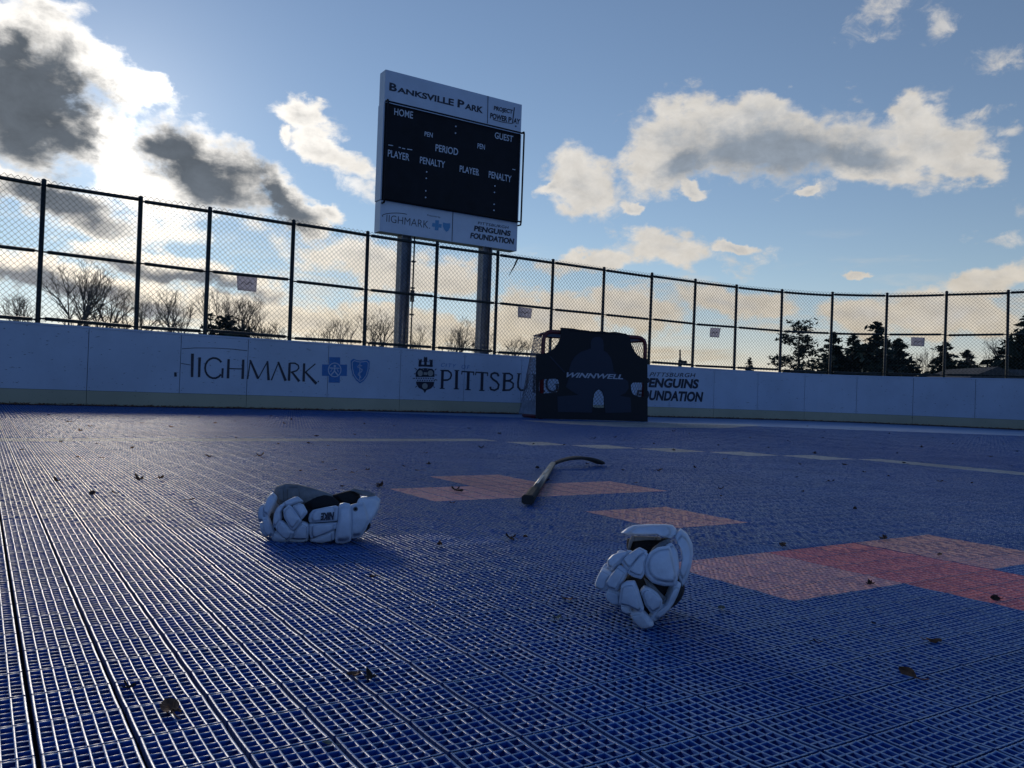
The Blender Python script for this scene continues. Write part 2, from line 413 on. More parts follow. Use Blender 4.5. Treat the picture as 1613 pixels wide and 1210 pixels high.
def lodmesh(sel, lod):
    I, J = ii[sel], jj[sel]; n = len(I)
    A, B = prA[lod], prB[lod]; na, nb = len(A), len(B)
    u = U0 + I[:, None]*PU + A[None, :, 0]; v = V0 + J[:, None]*PV + B[None, :, 0]
    zz = np.maximum(A[:, 1][:, None], B[:, 1][None, :])                 # na x nb
    ga = A[:, 1] == -.009; gb = B[:, 1] == -.009
    zz[ga, :] = -.009; zz[:, gb] = -.009                                # the joints run clear between the panels
    ta, tb = A[:, 0]/PU, B[:, 0]/PV
    sag = -.0018*(ta*(1-ta))[:, None] - .0052*(tb*(1-tb))[None, :]
    tile = (np.floor(I/4.)*7919 + np.floor(J/4.)*104729).astype(np.int64) % 1000
    tz = (np.modf(np.sin(tile*12.9898)*43758.5)[0])*.0004
    pj = np.modf(np.sin((I*127.1 + J*311.7))*43758.5)[0]*.0018
    pk = np.modf(np.sin((I*269.5 + J*183.3))*43758.5)[0]*.0018
    Z = zz[None] + sag[None] + tz[:, None, None] + pj[:, None, None]*(A[:, 0]-PU/2)[None, :, None] + pk[:, None, None]*(B[:, 0]-PV/2)[None, None, :]
    U = np.broadcast_to(u[:, :, None], Z.shape); V = np.broadcast_to(v[:, None, :], Z.shape)
    co = np.stack([U*e1[0] + V*e2[0], U*e1[1] + V*e2[1], Z], -1).reshape(-1, 3)
    a, b = np.meshgrid(np.arange(na-1), np.arange(nb-1), indexing='ij'); q = (a*nb+b).ravel()
    F = np.stack([q, q+nb, q+nb+1, q+1], -1)
    F = (F[None] + (np.arange(n)*na*nb)[:, None, None]).reshape(-1, 4)
    k = np.repeat(paint(np.floor(I/4.).astype(int), np.floor(J/4.).astype(int), uc[sel], vc[sel]), (na-1)*(nb-1))
    z4 = np.stack([zz[:-1, :-1], zz[1:, :-1], zz[1:, 1:], zz[:-1, 1:]]).max(0).ravel() > -.008    # open bottoms: no face there
    lo = np.stack([zz[:-1, :-1], zz[1:, :-1], zz[1:, 1:], zz[:-1, 1:]]).min(0).ravel() < -.005     # upright walls
    gg = (np.add.outer(ga, gb)); jt = (gg[:-1, :-1] | gg[1:, :-1] | gg[1:, 1:] | gg[:-1, 1:]).ravel()      # walls of the joints
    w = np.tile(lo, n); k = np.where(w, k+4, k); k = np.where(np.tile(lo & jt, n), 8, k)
    m4 = np.tile(z4, n); return co, F[m4], k[m4]
NEAR, MID, MID2, FAR = 2.1, 4.6, 7.2, 13.0
parts = [lodmesh(inv & (Yc < NEAR), 0), lodmesh(inv & (Yc >= NEAR) & (Yc < MID), 1), lodmesh(inv & (Yc >= MID) & (Yc < MID2), 2), lodmesh(inv & (Yc >= MID2) & (Yc < FAR), 3)]
# flat remainder, one quad per panel
rest = (~inv | (Yc >= FAR)) & (np.hypot(Xc-1, Yc-6) < 22)
I, J = ii[rest], jj[rest]; u = U0 + I*PU; v = V0 + J*PV
qq = np.stack([np.stack([a*e1[0]+b*e2[0], a*e1[1]+b*e2[1], a*0-.002], -1) for a, b in ((u, v), (u+PU, v), (u+PU, v+PV), (u, v+PV))], 1)
kk = paint(np.floor(I/4.).astype(int), np.floor(J/4.).astype(int), uc[rest], vc[rest])

# rink outline (inner face of the boards), measured on the ground
RINK = [(-3.4,-1.2),(-5.1,1.45),(-6.8,4.1),(-8.05,6.3),(-8.35,7.3),(-8.15,8.3),(-7.55,9.4),(-6.49,10.5),(-5.68,11.15),(-4.73,11.85),(-3.95,12.42),(-2.91,13.15),
        (-1.88,13.92),(0,15.2),(2.2,16.6),(4.39,17.85),(5.40,18.32),(6.61,18.68),(7.79,18.7),(8.9,18.35),(9.9,17.75),(10.75,17.15),(11.8,16.2),(12.7,14.9),(13.6,13.5),(15.2,11.0),(17.8,7.0),(20.4,3.0),(22.2,0.2)]
def catmull(P, n=12):
    P = [np.array(p, float) for p in P]; out = []
    for i in range(len(P)-1):
        p0, p1, p2, p3 = P[max(i-1, 0)], P[i], P[i+1], P[min(i+2, len(P)-1)]
        for k in range(n):
            t = k/n; out.append(.5*((2*p1) + (-p0+p2)*t + (2*p0-5*p1+4*p2-p3)*t*t + (-p0+3*p1-3*p2+p3)*t**3))
    out.append(P[-1]); return np.array(out)
RC = catmull(RINK); seg = np.hypot(*np.diff(RC, axis=0).T); RS = np.concatenate([[0], np.cumsum(seg)])
def rp(s):                          # point and outward normal at arc length s
    s = min(max(s, 0), RS[-1]-1e-4); i = int(np.searchsorted(RS, s, side='right')-1)
    t = (s-RS[i])/(RS[i+1]-RS[i]); p = RC[i]*(1-t)+RC[i+1]*t
    d = (RC[min(i+2, len(RC)-1)]-RC[max(i-1, 0)]); d = d/np.hypot(*d)
    return Vector((p[0], p[1], 0)), Vector((-d[1], d[0], 0))
def bs(x, y=600, off=0.0):          # photo position -> (arc length, height) on the boards offset by off
    d = ray(x, y); best = None
    a = RC[:-1] ; b = RC[1:]
    if off:
        dd = np.gradient(RC, axis=0); nn = np.stack([-dd[:, 1], dd[:, 0]], -1)/np.hypot(*dd.T)[:, None]; q_ = RC+nn*off; a = q_[:-1]; b = q_[1:]
    ca = a[:, 0]*d.y - a[:, 1]*d.x; cb = b[:, 0]*d.y - b[:, 1]*d.x
    for i in np.nonzero(ca*cb <= 0)[0]:
        t = ca[i]/(ca[i]-cb[i]) if ca[i] != cb[i] else 0
        p = a[i]*(1-t)+b[i]*t; k = p[1]/d.y
        if k > 3 and (best is None or k < best[0]): best = (k, RS[i]+t*seg[i], H + d.z*k)
    return best[1], best[2]
def bmap(off):                      # photo position -> 3D on the board face, standing off by `off`
    def f(x, y):
        s, z = bs(x, y); p, n = rp(s); p = p - n*off; p.z = z; return p
    return f

co = np.concatenate([p[0] for p in parts] + [qq.reshape(-1, 3)])
off = 0; FF = []; KK = []
for p in parts: FF.append(p[1]+off); off += len(p[0]); KK.append(p[2])
FF.append(np.arange(len(qq)*4).reshape(-1, 4)+off); KK.append(kk)
FF = np.concatenate(FF); KK = np.concatenate(KK)
# keep only faces inside the boards
fc = co[FF[:, 0], :2]
def inside_poly(pt, poly):
    x, y = pt[:, 0], pt[:, 1]; r = np.zeros(len(pt), bool); j = len(poly)-1
    for i in range(len(poly)):
        xi, yi = poly[i]; xj, yj = poly[j]
        if yi != yj: r ^= ((yi > y) != (yj > y)) & (x < (xj-xi)*(y-yi)/(yj-yi)+xi)
        j = i
    return r
chk = (fc[:, 1] > 8.5) | (np.abs(fc[:, 0]) > 3) | (fc[:, 1] < .4)
ok = np.ones(len(fc), bool); ok[chk] = inside_poly(fc[chk], RC[::3])
FF, KK = FF[ok], KK[ok]
print('floor', len(co), len(FF))
me = bpy.data.meshes.new('court_floor')
me.vertices.add(len(co)); me.vertices.foreach_set('co', co.astype(np.float32).ravel())
me.loops.add(len(FF)*4); me.loops.foreach_set('vertex_index', FF.astype(np.int32).ravel())
me.polygons.add(len(FF)); me.polygons.foreach_set('loop_start', np.arange(len(FF), dtype=np.int32)*4)
me.polygons.foreach_set('material_index', KK.astype(np.int32))
M_bluew = mat('court_blue_wall_shade', (.022, .088, .33), .9, spec=.12, var=.1, vscale=3)  # same blue darkened, shade inside the openings put into the colour
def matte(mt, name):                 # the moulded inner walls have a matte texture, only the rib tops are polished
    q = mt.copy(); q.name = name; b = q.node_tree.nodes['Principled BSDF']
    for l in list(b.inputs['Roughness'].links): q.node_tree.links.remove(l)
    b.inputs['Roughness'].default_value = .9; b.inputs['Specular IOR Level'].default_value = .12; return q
M_joint = mat('joint_shade', (.014, .055, .19), .95, spec=.08)  # joint walls painted dark navy, shade of the grooves put into the colour
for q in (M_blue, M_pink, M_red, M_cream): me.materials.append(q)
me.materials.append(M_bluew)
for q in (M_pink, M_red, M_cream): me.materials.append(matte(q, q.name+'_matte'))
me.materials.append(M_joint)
me.update(calc_edges=True)
fl = bpy.data.objects.new('court_floor', me); C.objects.link(fl); props(fl, kind='structure')

mb = MB(); pp = [tuple(RC[i]) for i in range(0, len(RC), 4)]
mb.add([(x, y, -.03) for x, y in pp], [tuple(range(len(pp)))])
props(mb.build('court_slab', M_slab), kind='structure')
mb = MB(); mb.add([(-900, -900, -.06), (900, -900, -.06), (900, 1400, -.06), (-900, 1400, -.06)], [(0, 1, 2, 3)])
props(mb.build('ground', M_grass), kind='structure')

# ------------------------------------------------------------------ boards
BH = 1.07
boards = thing('rink_boards', (0, 0, 0), 'long white dasher board wall with yellow kickplate and printed sponsor names round the blue court', 'rink boards')
def sweep(mb, s0, s1, prof, step=.3):                # prof: (outward offset, z) closed section
    n = max(1, int(math.ceil((s1-s0)/step))); m_ = len(prof); vs = []
    for i in range(n+1):
        p, nr = rp(s0+(s1-s0)*i/n)
        vs += [p + nr*a + Vector((0, 0, z)) for a, z in prof]
    fs = [(i*m_+k, i*m_+(k+1) % m_, (i+1)*m_+(k+1) % m_, (i+1)*m_+k) for i in range(n) for k in range(m_)]
    fs += [tuple(range(m_)), tuple(n*m_+k for k in range(m_))[::-1]]
    mb.add(vs, fs)
KH = .205
sx = [bs(x)[0] for x in (137, 283, 389, 516, 630, 731)]
sr_ = [bs(x)[0] for x in (1125, 1194, 1268, 1350, 1439, 1537)]
hid = list(np.linspace(sx[-1], sr_[0], int(round((sr_[0]-sx[-1])/1.22))+1))[1:-1]
seams = sx + hid + sr_
while seams[0] > 1.3: seams.insert(0, seams[0]-1.22)
while seams[-1] < RS[-1]-1.3: seams.append(seams[-1]+1.22)
seams = [0] + seams + [RS[-1]-.01]
for a, b in zip(seams[:-1], seams[1:]):
    mb = MB(); sweep(mb, a+.004, b-.004, [(0, KH+.004), (0, BH-.03), (.014, BH-.03), (.014, KH+.004)])
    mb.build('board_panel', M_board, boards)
ks = seams[::2]
if ks[-1] < seams[-1]: ks.append(seams[-1])
for a, b in zip(ks[:-1], ks[1:]):
    mb = MB(); sweep(mb, a+.003, b-.003, [(-.008, .012), (-.008, KH), (.014, KH), (.014, .012)])
    mb.build('kickplate', M_kick, boards)
mb = MB(); sweep(mb, 0, RS[-1]-.01, [(.016, -.05), (.016, BH-.032), (.09, BH-.032), (.09, -.05)]); mb.build('backing_frame', M_cap, boards)
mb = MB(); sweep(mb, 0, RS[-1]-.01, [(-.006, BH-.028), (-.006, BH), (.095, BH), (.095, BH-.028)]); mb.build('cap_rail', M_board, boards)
# rivets beside each seam
mb = MB()
for s in seams[1:-1]:
    for ds in (-.03, .03):
        for z in (.25, .5, .78, 1.0):
            p, n = rp(s+ds); p.z = z; mb.box(p - n*.002, (.009, .004, .009), (Vector((n.y, -n.x, 0)), n, Vector((0, 0, 1))))
mb.build('rivets', M_steel, boards)

bm = bmap(.0035); bm2 = bmap(.006)
z8 = zoomed(bm, 260, 510, 4.245); z8b = zoomed(bm2, 260, 510, 4.245)
mb = MB()
for pts, w, w2 in (([(183,200),(180,357)], 20, 17), ([(231,225),(227,358)], 18, 16),
    (arc((327,297), 60, 68, 35, 322), 13, 13), ([(385,298),(382,362)], 14, 14),
    ([(425,237),(420,366)], 16, 18), ([(523,240),(518,370)], 16, 18), ([(425,300),(520,303)], 7, 7),
    ([(570,245),(552,370)], 7, 9), ([(568,243),(622,368)], 13, 17), ([(622,368),(685,252)], 7, 7), ([(684,250),(692,378)], 13, 17),
    ([(760,255),(710,378)], 7, 9), ([(756,255),(806,382)], 13, 18), ([(833,262),(828,382)], 15, 17),
    ([(833,264),(868,264),(890,278),(894,296),(880,314),(840,326)], 10, 10), ([(850,325),(897,386)], 12, 17),
    ([(930,265),(926,387)], 15, 17), ([(1005,268),(935,327)], 8, 8), ([(940,325),(1012,402)], 12, 19)):
    stroke(mb, pts, w, z8, w2)
stroke(mb, [(112,168),(200,162),(330,163),(450,170),(550,181)], 4, z8); stroke(mb, [(105,265),(170,276)], 4, z8)
disc(mb, (1024,386), 5, z8, 10); stroke(mb, [(68,325),(70,354)], 17, z8)
mb.build('lettering', M_ink, boards)
mb = MB()
stroke(mb, [(1134,224),(1131,394)], 74, z8); stroke(mb, [(1049,310),(1096.5,311)], 76, z8); stroke(mb, [(1168.5,311),(1216,312)], 76, z8)
sh = [(1240,248),(1258,234),(1282,243),(1306,246),(1330,243),(1352,240),(1368,252),(1366,300),(1352,350),(1328,384),(1302,400),(1276,378),(1252,340),(1242,295)]
mb.add([z8(*p) for p in sh], [tuple(range(len(sh)))])
mb.build('emblem', M_inkb, boards)
mb = MB()
stroke(mb, arc((1133,309), 42, 46, 0, 360, 28), 6, z8b); disc(mb, (1134,283), 8, z8b)
stroke(mb, [(1133,293),(1132,318)], 9, z8b); stroke(mb, [(1132,316),(1108,344)], 8, z8b); stroke(mb, [(1132,316),(1156,346)], 8, z8b)
stroke(mb, [(1098,296),(1166,298)], 6, z8b); stroke(mb, [(1106,322),(1118,300)], 4, z8b); stroke(mb, [(1158,324),(1148,302)], 4, z8b)
c0 = Vector((1304, 312)); ins = [tuple(c0 + (Vector(p)-c0)*.84) for p in sh]
stroke(mb, ins+[ins[0]], 5, z8b)
stroke(mb, [(1302,262),(1300,376)], 5, z8b)
stroke(mb, [(1316,282),(1296,276),(1286,288),(1302,298),(1318,308),(1312,322),(1294,330),(1290,342),(1304,350),(1308,362)], 6, z8b)
mb.build('emblem_detail', M_board, boards)

z5 = zoomed(bm, 630, 540, 7.33); z5b = zoomed(bm2, 630, 540, 7.33)
mb = MB()
def L(lst, dx_=0, dy_=0):
    for pts, w in lst: stroke(mb, [(x+dx_, y+dy_) for x, y in pts], w*1.28, z5)
L([([(492,320),(485,525)],24),([(465,318),(500,319)],9),([(458,526),(515,529)],9),([(492,322),(555,323),(588,350),(592,378),(580,412),(550,430),(490,432)],15)])
L([([(655,320),(650,530)],25),([(628,320),(685,322)],9),([(620,531),(680,534)],9)])
TT = [([(790,335),(783,538)],25),([(712,332),(855,340)],12),([(716,332),(712,366)],9),([(853,340),(850,376)],9),([(752,540),(815,543)],9)]
L(TT); L(TT, 160, 9)
L([([(1138,388),(1125,357),(1090,347),(1055,362),(1050,395),(1075,424),(1115,450),(1140,485),(1130,530),(1090,549),(1050,540),(1042,508)],18)])
BBg = [([(1208,354),(1200,550)],24),([(1180,351),(1212,353)],9),([(1208,355),(1262,355),(1296,378),(1296,412),(1264,436),(1208,440)],15),([(1208,440),(1270,443),(1307,470),(1304,515),(1265,546),(1180,549)],16)]
L(BBg)
L([([(1375,358),(1362,460),(1364,515),(1390,547),(1430,549),(1458,520),(1470,440),(1478,364)],18),([(1350,357),(1400,359)],9),([(1455,362),(1500,365)],9)])
L([([(1208,354),(1200,550)],24),([(1180,351),(1212,353)],9),([(1208,355),(1262,355),(1296,378),(1296,412),(1264,436),(1208,440)],15),([(1240,440),(1320,556)],22),([(1175,551),(1230,553)],9)], 345, 18)
L([(arc((1760,475), 70, 92, 40, 320),18),([(1815,480),(1812,560)],22),([(1790,480),(1840,482)],9)])
L([([(655,320),(650,530)],25),([(628,320),(685,322)],9),([(620,531),(680,534)],9)], 1245, 72); L([([(655,320),(650,530)],25),([(628,320),(685,322)],9),([(620,531),(680,534)],9),([(545,424),(650,428)],10)], 1370, 80)
stroke(mb, [(225,278),(235,195),(250,195),(250,215),(275,218),(280,170),(312,172),(312,218),(335,222),(340,200),(372,203)], 8, z5)
for a, b, w, in (((234,200),(228,275),32),((296,172),(292,275),30),((362,205),(358,278),32),((228,262),(378,268),24)): stroke(mb, [a, b], w, z5)
for a in (218, 242, 284, 308, 348, 372): stroke(mb, [(a, 198 if a < 260 else 172 if a < 320 else 204), (a, 186 if a < 260 else 162 if a < 320 else 194)], 9, z5)
cr1 = [(196,318),(222,292),(250,298),(292,292),(335,298),(370,300),(396,325),(398,395),(180,395),(182,340)]
mb.add([z5(*p) for p in cr1], [tuple(range(len(cr1)))])
cr2 = [(184,448),(396,452),(388,495),(358,528),(305,548),(286,582),(266,546),(215,520),(190,480)]
mb.add([z5(*p) for p in cr2], [tuple(range(len(cr2)))])
for a, b in (((196,312),(168,292)),((188,358),(160,360)),((176,410),(146,412)),((400,318),(420,300)),((400,370),(426,374)),((398,425),(430,432)),((196,500),(176,515)),((385,505),(400,520))): stroke(mb, [a, b], 9, z5)
for k in range(8):
    for r_ in range(2):
        if (k+r_) % 1 == 0:
            x = 192+k*27+(13 if r_ else 0); y = 410+r_*24+k*.6
            mb.add([z5(x-9, y), z5(x, y-11), z5(x+9, y), z5(x, y+11)], [(0, 1, 2, 3)])
quad_text(mb, 'PITTSBURGH', [(1026,586.5),(1095.5,588),(1094,594.5),(1022.5,593)], bm, .01, 1.1)
quad_text(mb, 'PENGUINS', [(1014.5,595),(1101.5,597.5),(1099,612.5),(1011.5,610)], bm, .045)
quad_text(mb, 'FOUNDATION', [(1004,614),(1108,617.5),(1105.5,633.5),(1001,630)], bm, .045)
mb.build('lettering', M_ink, boards)
mb = MB()
for c, r_, q in (((232,352),30,34),((350,352),32,34),((286,500),32,34)): disc(mb, c, r_, z5b, 16, q)
stroke(mb, [(272,355),(314,357)], 30, z5b)
for c in ((268,308),(318,308)): disc(mb, c, 6, z5b, 8)
mb.build('crest_detail', mat('crest_gold', (.30, .30, .26), .5), boards)
mb = MB(); quad_text(mb, 'CITY  OF', [(482,232),(806,262),(796,304),(466,276)], z5, -.008, 1.25); mb.build('lettering', M_inkb, boards)
# scattered puck marks
mb = MB(); rs2 = random.Random(5)
for k in range(420):
    s = rs2.uniform(bs(0)[0], bs(1610)[0]); z = rs2.uniform(.25, 1.0); p, n = rp(s); p.z = z; t = Vector((n.y, -n.x, 0))
    big_ = rs2.random() < .12; w = rs2.uniform(.008, .04)*(3 if big_ else 1); h_ = rs2.uniform(.003, .008); sk = rs2.uniform(-.3, .3)
    q = p - n*.002
    mb.add([q - t*w/2 + Vector((0, 0, sk*w/2)), q + Vector((0, 0, -h_/2)), q + t*w/2 - Vector((0, 0, sk*w/2)), q + Vector((0, 0, h_/2))], [(0, 1, 2, 3)])
mb.build('scuff_marks', M_ink, boards)

# ------------------------------------------------------------------ fence on the boards
FT = 2.93; FO = .055
fence = thing('chain_link_fence', (0, 0, 0), 'tall black chain link fence with pipe rails standing on top of the white boards', 'fence')
pxp = [57, 212.5, 321.5, 455, 573, 682.5, 778.5, 866, 947, 1022, 1091, 1157, 1229, 1308, 1394, 1487.5, 1586.5]
fs_ = [bs(x, 560, FO)[0] for x in pxp]
while fs_[0] > 1.7: fs_.insert(0, fs_[0]-1.55)
while fs_[-1] < RS[-1]-1.7: fs_.append(fs_[-1]+1.55)
def fpt(s, z, o=FO): p, n = rp(s); p = p + n*o; p.z = z; return p
RJ = random.Random(11)
for s in fs_:
    mb = MB(); jx = RJ.uniform(-.012, .012)
    q = fpt(s, BH); q2 = fpt(s+jx, FT+RJ.uniform(.0, .03)); mb.tube([fpt(s, BH-.02), q, q2, q2+Vector((0, 0, .012))], [.031, .031, .031, .015], 10)
    mb.build('fence_post', M_fence, fence, True)
for s0, s1 in zip(fs_[:-1], fs_[1:]):
    for z, r_ in ((FT-.055, .026), (2.0, .024), (BH+.05, .024)):
        mb = MB(); a = .075 if z < 2.5 else .04; n = 4; dz_ = RJ.uniform(-.012, .012); dz2 = RJ.uniform(-.012, .012)
        mb.tube([fpt(s0+a+(s1-s0-2*a)*i/n, z + dz_ + (dz2-dz_)*i/n, FO-.03) for i in range(n+1)], r_, 8)
        mb.tube([fpt(s0+.0, z+dz_, FO-.01), fpt(s0+a+.01, z+dz_, FO-.03)], .012, 6); mb.tube([fpt(s1, z+dz2, FO-.01), fpt(s1-a-.01, z+dz2, FO-.03)], .012, 6)
        mb.build('fence_rail', M_fence, fence, True)
WP = .0375                           # half a diamond
z0m, z1m = BH+.02, FT+.008
for s0, s1 in zip(fs_[:-1], fs_[1:]):
    mid = rp((s0+s1)/2)[0]
    if mid.y < 3: continue
    mb = MB(); n = int((s1-s0)/WP); rows = int((z1m-z0m)/WP)
    for k in range(n):
        base = s0 + (s1-s0)*k/n; d = (s1-s0)/n
        pts = []
        for r_ in range(rows+1):
            side = (r_+k) % 2
            pts.append(fpt(base + d*side, z0m+(z1m-z0m)*r_/rows, FO-.052 + (.004 if side else -.004) + .01*math.sin(base*3+r_*.13)))
        mb.tube(pts, .0036, 3, False)
    mb.build('wire_mesh', M_wire, fence)

# notices hanging on the fence
notes = [((373,433),(405,436),(404,460),(374,457), 'small paper notice hanging from the fence rail above the board with the blue cross'),
         ((816,483),(838,486),(837,502),(816,500), 'small square paper notice on the fence just left of the goal'),
         ((1119,516),(1135,517),(1133,532),(1118,531), 'small square paper notice on the fence to the right of the goal'),
         ((1435,531),(1457,532),(1456,546),(1435,545), 'small square paper notice on the fence near the right end beside the tall spruces')]
for a, b, c, d, lab in notes:
    c4 = []
    for p in (a, b, c, d):
        s, z = bs(*p, off=FO+.01); c4.append(fpt(s, z, FO+.01))
    o = thing('paper_notice', tuple(c4[3]), lab, 'notice', 'notices on the fence')
    n = (c4[1]-c4[0]).cross(c4[3]-c4[0]).normalized()
    mb = MB(); cc = []
    for j in range(5):
        for i in range(5):
            u_, v_ = i/4, j/4; q = (c4[0]*(1-u_)+c4[1]*u_)*(1-v_)+(c4[3]*(1-u_)+c4[2]*u_)*v_
            cc.append(q + n*(.008*math.sin(u_*5+v_*3)))
    mb.add(cc, [(j*5+i, j*5+i+1, (j+1)*5+i+1, (j+1)*5+i) for j in range(4) for i in range(4)])
    sh_ = mb.build('sheet', M_paper, o, True); md = sh_.modifiers.new('s', 'SOLIDIFY'); md.thickness = .0015
    mb = MB(); q = lambda u_, v_: (c4[0]*(1-u_)+c4[1]*u_)*(1-v_)+(c4[3]*(1-u_)+c4[2]*u_)*v_ - rp(0)[1]*0 + Vector((0, -.012, 0))
    mb.tube([q(.2,.6), q(.35,.4), q(.5,.6), q(.65,.4), q(.8,.55)], .006, 5)
    mb.build('print', M_ink, o)

# strip caught in the wire
s, z = bs(815.5, 406.5, off=FO-.06); a = fpt(s, z, FO-.07); s, z = bs(801.5, 433.5, off=FO-.06); b = fpt(s, z, FO-.07)
mb = MB(); mb.tube([a, a*.5+b*.5+Vector((.01, 0, 0)), b], [.016, .013, .004], 6)
props(mb.build('dead_twig', M_bark), 'short dark twig caught slanting in the fence mesh below the scoreboard corner', 'twig')

# ------------------------------------------------------------------ scoreboard
SP0 = ray(597.8, 363.7); ZS = 15.2
P0 = SP0*(ZS/SP0.y) + Vector((0, 0, H))
sdir = Vector((.844, .536, 0)).normalized(); sn = Vector((sdir.y, -sdir.x, 0))      # sn faces the court
def plane_map(P, n, off):
    def f(x, y):
        d = ray(x, y); o = Vector((0, 0, H)); t = ((P + n*off) - o).dot(n)/d.dot(n); return o + d*t
    return f
zs = lambda o: zoomed(plane_map(P0, sn, o), 570, 90, 3.782)
tl, tr_ = zs(0)(143, 70), zs(0)(957, 287); bl, br = zs(0)(105, 1035), zs(0)(920, 1158)
SW = ((tr_-tl).dot(sdir) + (br-bl).dot(sdir))/2; zt = (tl.z+tr_.z)/2; zb = (bl.z+br.z)/2
print('scoreboard', SW, zb, zt, tl, tr_, bl, br)
sb0 = Vector(((tl.x+bl.x)/2, (tl.y+bl.y)/2, 0))
sb = thing('scoreboard', (sb0.x, sb0.y, 0), 'tall scoreboard with black display between white sponsor panels on two steel posts behind the fence', 'scoreboard')
def sbox(name, u0, u1, z0, z1, d0, d1, mt, parent=sb, bev=.006):   # d: in front of (+) or behind (-) the face
    mb = MB(); c = sb0 + sdir*(u0+u1)/2 + sn*(d0+d1)/2 + Vector((0, 0, (z0+z1)/2))
    mb.box(c, (u1-u0, abs(d1-d0), z1-z0), (sdir, sn, Vector((0, 0, 1)))); return mb.build(name, mt, parent, bevel=bev)
fr = lambda y: zt + (zb-zt)*y
zh = fr(.205); zl = fr(.805)
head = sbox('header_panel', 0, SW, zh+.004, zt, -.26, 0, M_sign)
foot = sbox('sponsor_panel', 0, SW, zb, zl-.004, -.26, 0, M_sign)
disp = sbox('display_panel', .02, SW-.02, zl, zh, -.22, .02, M_black)
sbox('cabinet', 0, SW, zl, zh, -.26, -.225, M_sign)
sbox('cabinet_side', -.012, .016, zl+.0, zh-.0, -.26, .0, M_sign); sbox('cabinet_side', SW-.016, SW+.012, zl, zh, -.26, 0, M_sign)
def sp3(u, z, d): return sb0 + sdir*u + sn*d + Vector((0, 0, z))
mb = MB()
for u_ in (.03, SW+.012):
    mb.tube([sp3(u_, zl-.06, .0), sp3(u_, zl-.06, .09), sp3(u_, zl, .10), sp3(u_, zh, .10), sp3(u_, zh+.03, .09), sp3(u_, zh+.03, .0)], .018, 8)
for z_ in (zl+.0, zh-.0): mb.tube([sp3(.03, z_, .10), sp3(SW+.012, z_, .10)], .016, 8)
mb.build('guard_frame', M_black, sb, True)
for cx_, nm in ((634.5, 0), (762.5, 1)):
    d = plane_map(P0, sn, -.13)(cx_, 450); u_ = (d-sb0).dot(sdir)
    mb = MB(); w = .205
    for sgn in (-1, 1): mb.box(sp3(u_+sgn*(w/2-.009), (zb+.2)/2-.1, -.13), (.018, .21, zb+.25), (sdir, sn, Vector((0, 0, 1))))
    mb.box(sp3(u_, (zb+.2)/2-.1, -.13), (w-.04, .014, zb+.25), (sdir, sn, Vector((0, 0, 1))))
    mb.build('post', M_steel, sb)
    if nm == 0:
        mb = MB(); mb.tube([sp3(u_+.17, .0, -.05), sp3(u_+.17, zb, -.05)], .016, 6)
        for z_ in (1.8, 2.3, 2.8): mb.box(sp3(u_+.165, z_, -.05), (.07, .05, .03), (sdir, sn, Vector((0, 0, 1))))
        mb.box(sp3(u_+.16, 2.15, -.04), (.06, .06, .22), (sdir, sn, Vector((0, 0, 1))))
        mb.build('conduit', M_fence, sb)
mb = MB(); z = zs(.004)
for t_, q, b_ in (('B',[(165,150),(210,162),(208,208),(163,198)],.035),('ANKSVILLE',[(213,178),(549,251),(547,293),(211,209)],.035),('P',[(572,250),(612,262),(610,306),(569,298)],.035),
    ('ARK',[(616,276),(724,297),(721,336),(613,309)],.035),('PROJECT',[(788,290),(900,314),(897,346),(785,323)],.04),('POWER',[(766,331),(868,354),(866,388),(763,365)],.04),('P',[(874,356),(893,360),(891,391),(872,388)],.04),('AY',[(905,362),(944,371),(940,402),(902,394)],.04)):
    quad_text(mb, t_, q, z, b_)
stroke(mb, [(909,300),(897,396)], 6, z); stroke(mb, [(780,372),(840,388),(895,396)], 4, z); stroke(mb, [(752,232),(748,395)], 4, z); disc(mb, (917,412), 5, z, 8)
mb.build('lettering', M_ink, head)
mb = MB(); z = zs(.024)
for t_, q in (('HOME',[(194,303),(306,325),(304,368),(192,344)]),('GUEST',[(793,446),(902,470),(899,508),(791,484)]),('PEN',[(375,443),(423,452),(421,480),(373,470)]),('PEN',[(690,513),(734,522),(732,552),(688,543)]),
    ('PERIOD',[(440,518),(574,545),(572,587),(438,560)]),('PLAYER',[(156,550),(284,577),(282,619),(154,592)]),('PENALTY',[(347,592),(496,622),(494,662),(345,632)]),('PLAYER',[(584,645),(700,668),(698,706),(582,683)]),('PENALTY',[(757,678),(892,708),(890,747),(755,718)])):
    quad_text(mb, t_, q, z, .012)
for p in ((560,413),(558,453),(386,684),(384,722),(381,797),(380,836),(793,768),(790,806),(788,877),(787,913)): disc(mb, p, 4.5, z, 10)
for a, b in (((158,523),(186,528)),((220,537),(232,540)),((240,543),(258,547)),((270,548),(300,553)),((897,668),(914,672)),((680,700),(690,704))): stroke(mb, [a, b], 5, z)
mb.build('lettering', M_txt, disp)
mb = MB(); z = zs(.004)
quad_text(mb, 'IIGHMARK.', [(148,938),(408,978),(406,1023),(146,981)], z, -.012)
stroke(mb, arc((200,945), 78, 16, 30, 200), 4, z); stroke(mb, [(543,912),(537,1097)], 4, z)
quad_text(mb, 'Presented by', [(390,936),(469,950),(468,962),(389,948)], z)
quad_text(mb, 'PITTSBURGH', [(694,980),(875,1008),(872,1024),(691,996)], z, .01, 1.1)
quad_text(mb, 'PENGUINS', [(672,1003),(889,1036),(884,1068),(667,1035)], z, .045)
quad_text(mb, 'FOUNDATION', [(650,1045),(909,1082),(904,1117),(645,1079)], z, .045)
mb.build('lettering', M_ink, foot)
mb = MB(); stroke(mb, [(449,972),(445,1032)], 22, z); stroke(mb, [(419,998),(436,1001)], 22, z); stroke(mb, [(458,1004),(475,1007)], 22, z)
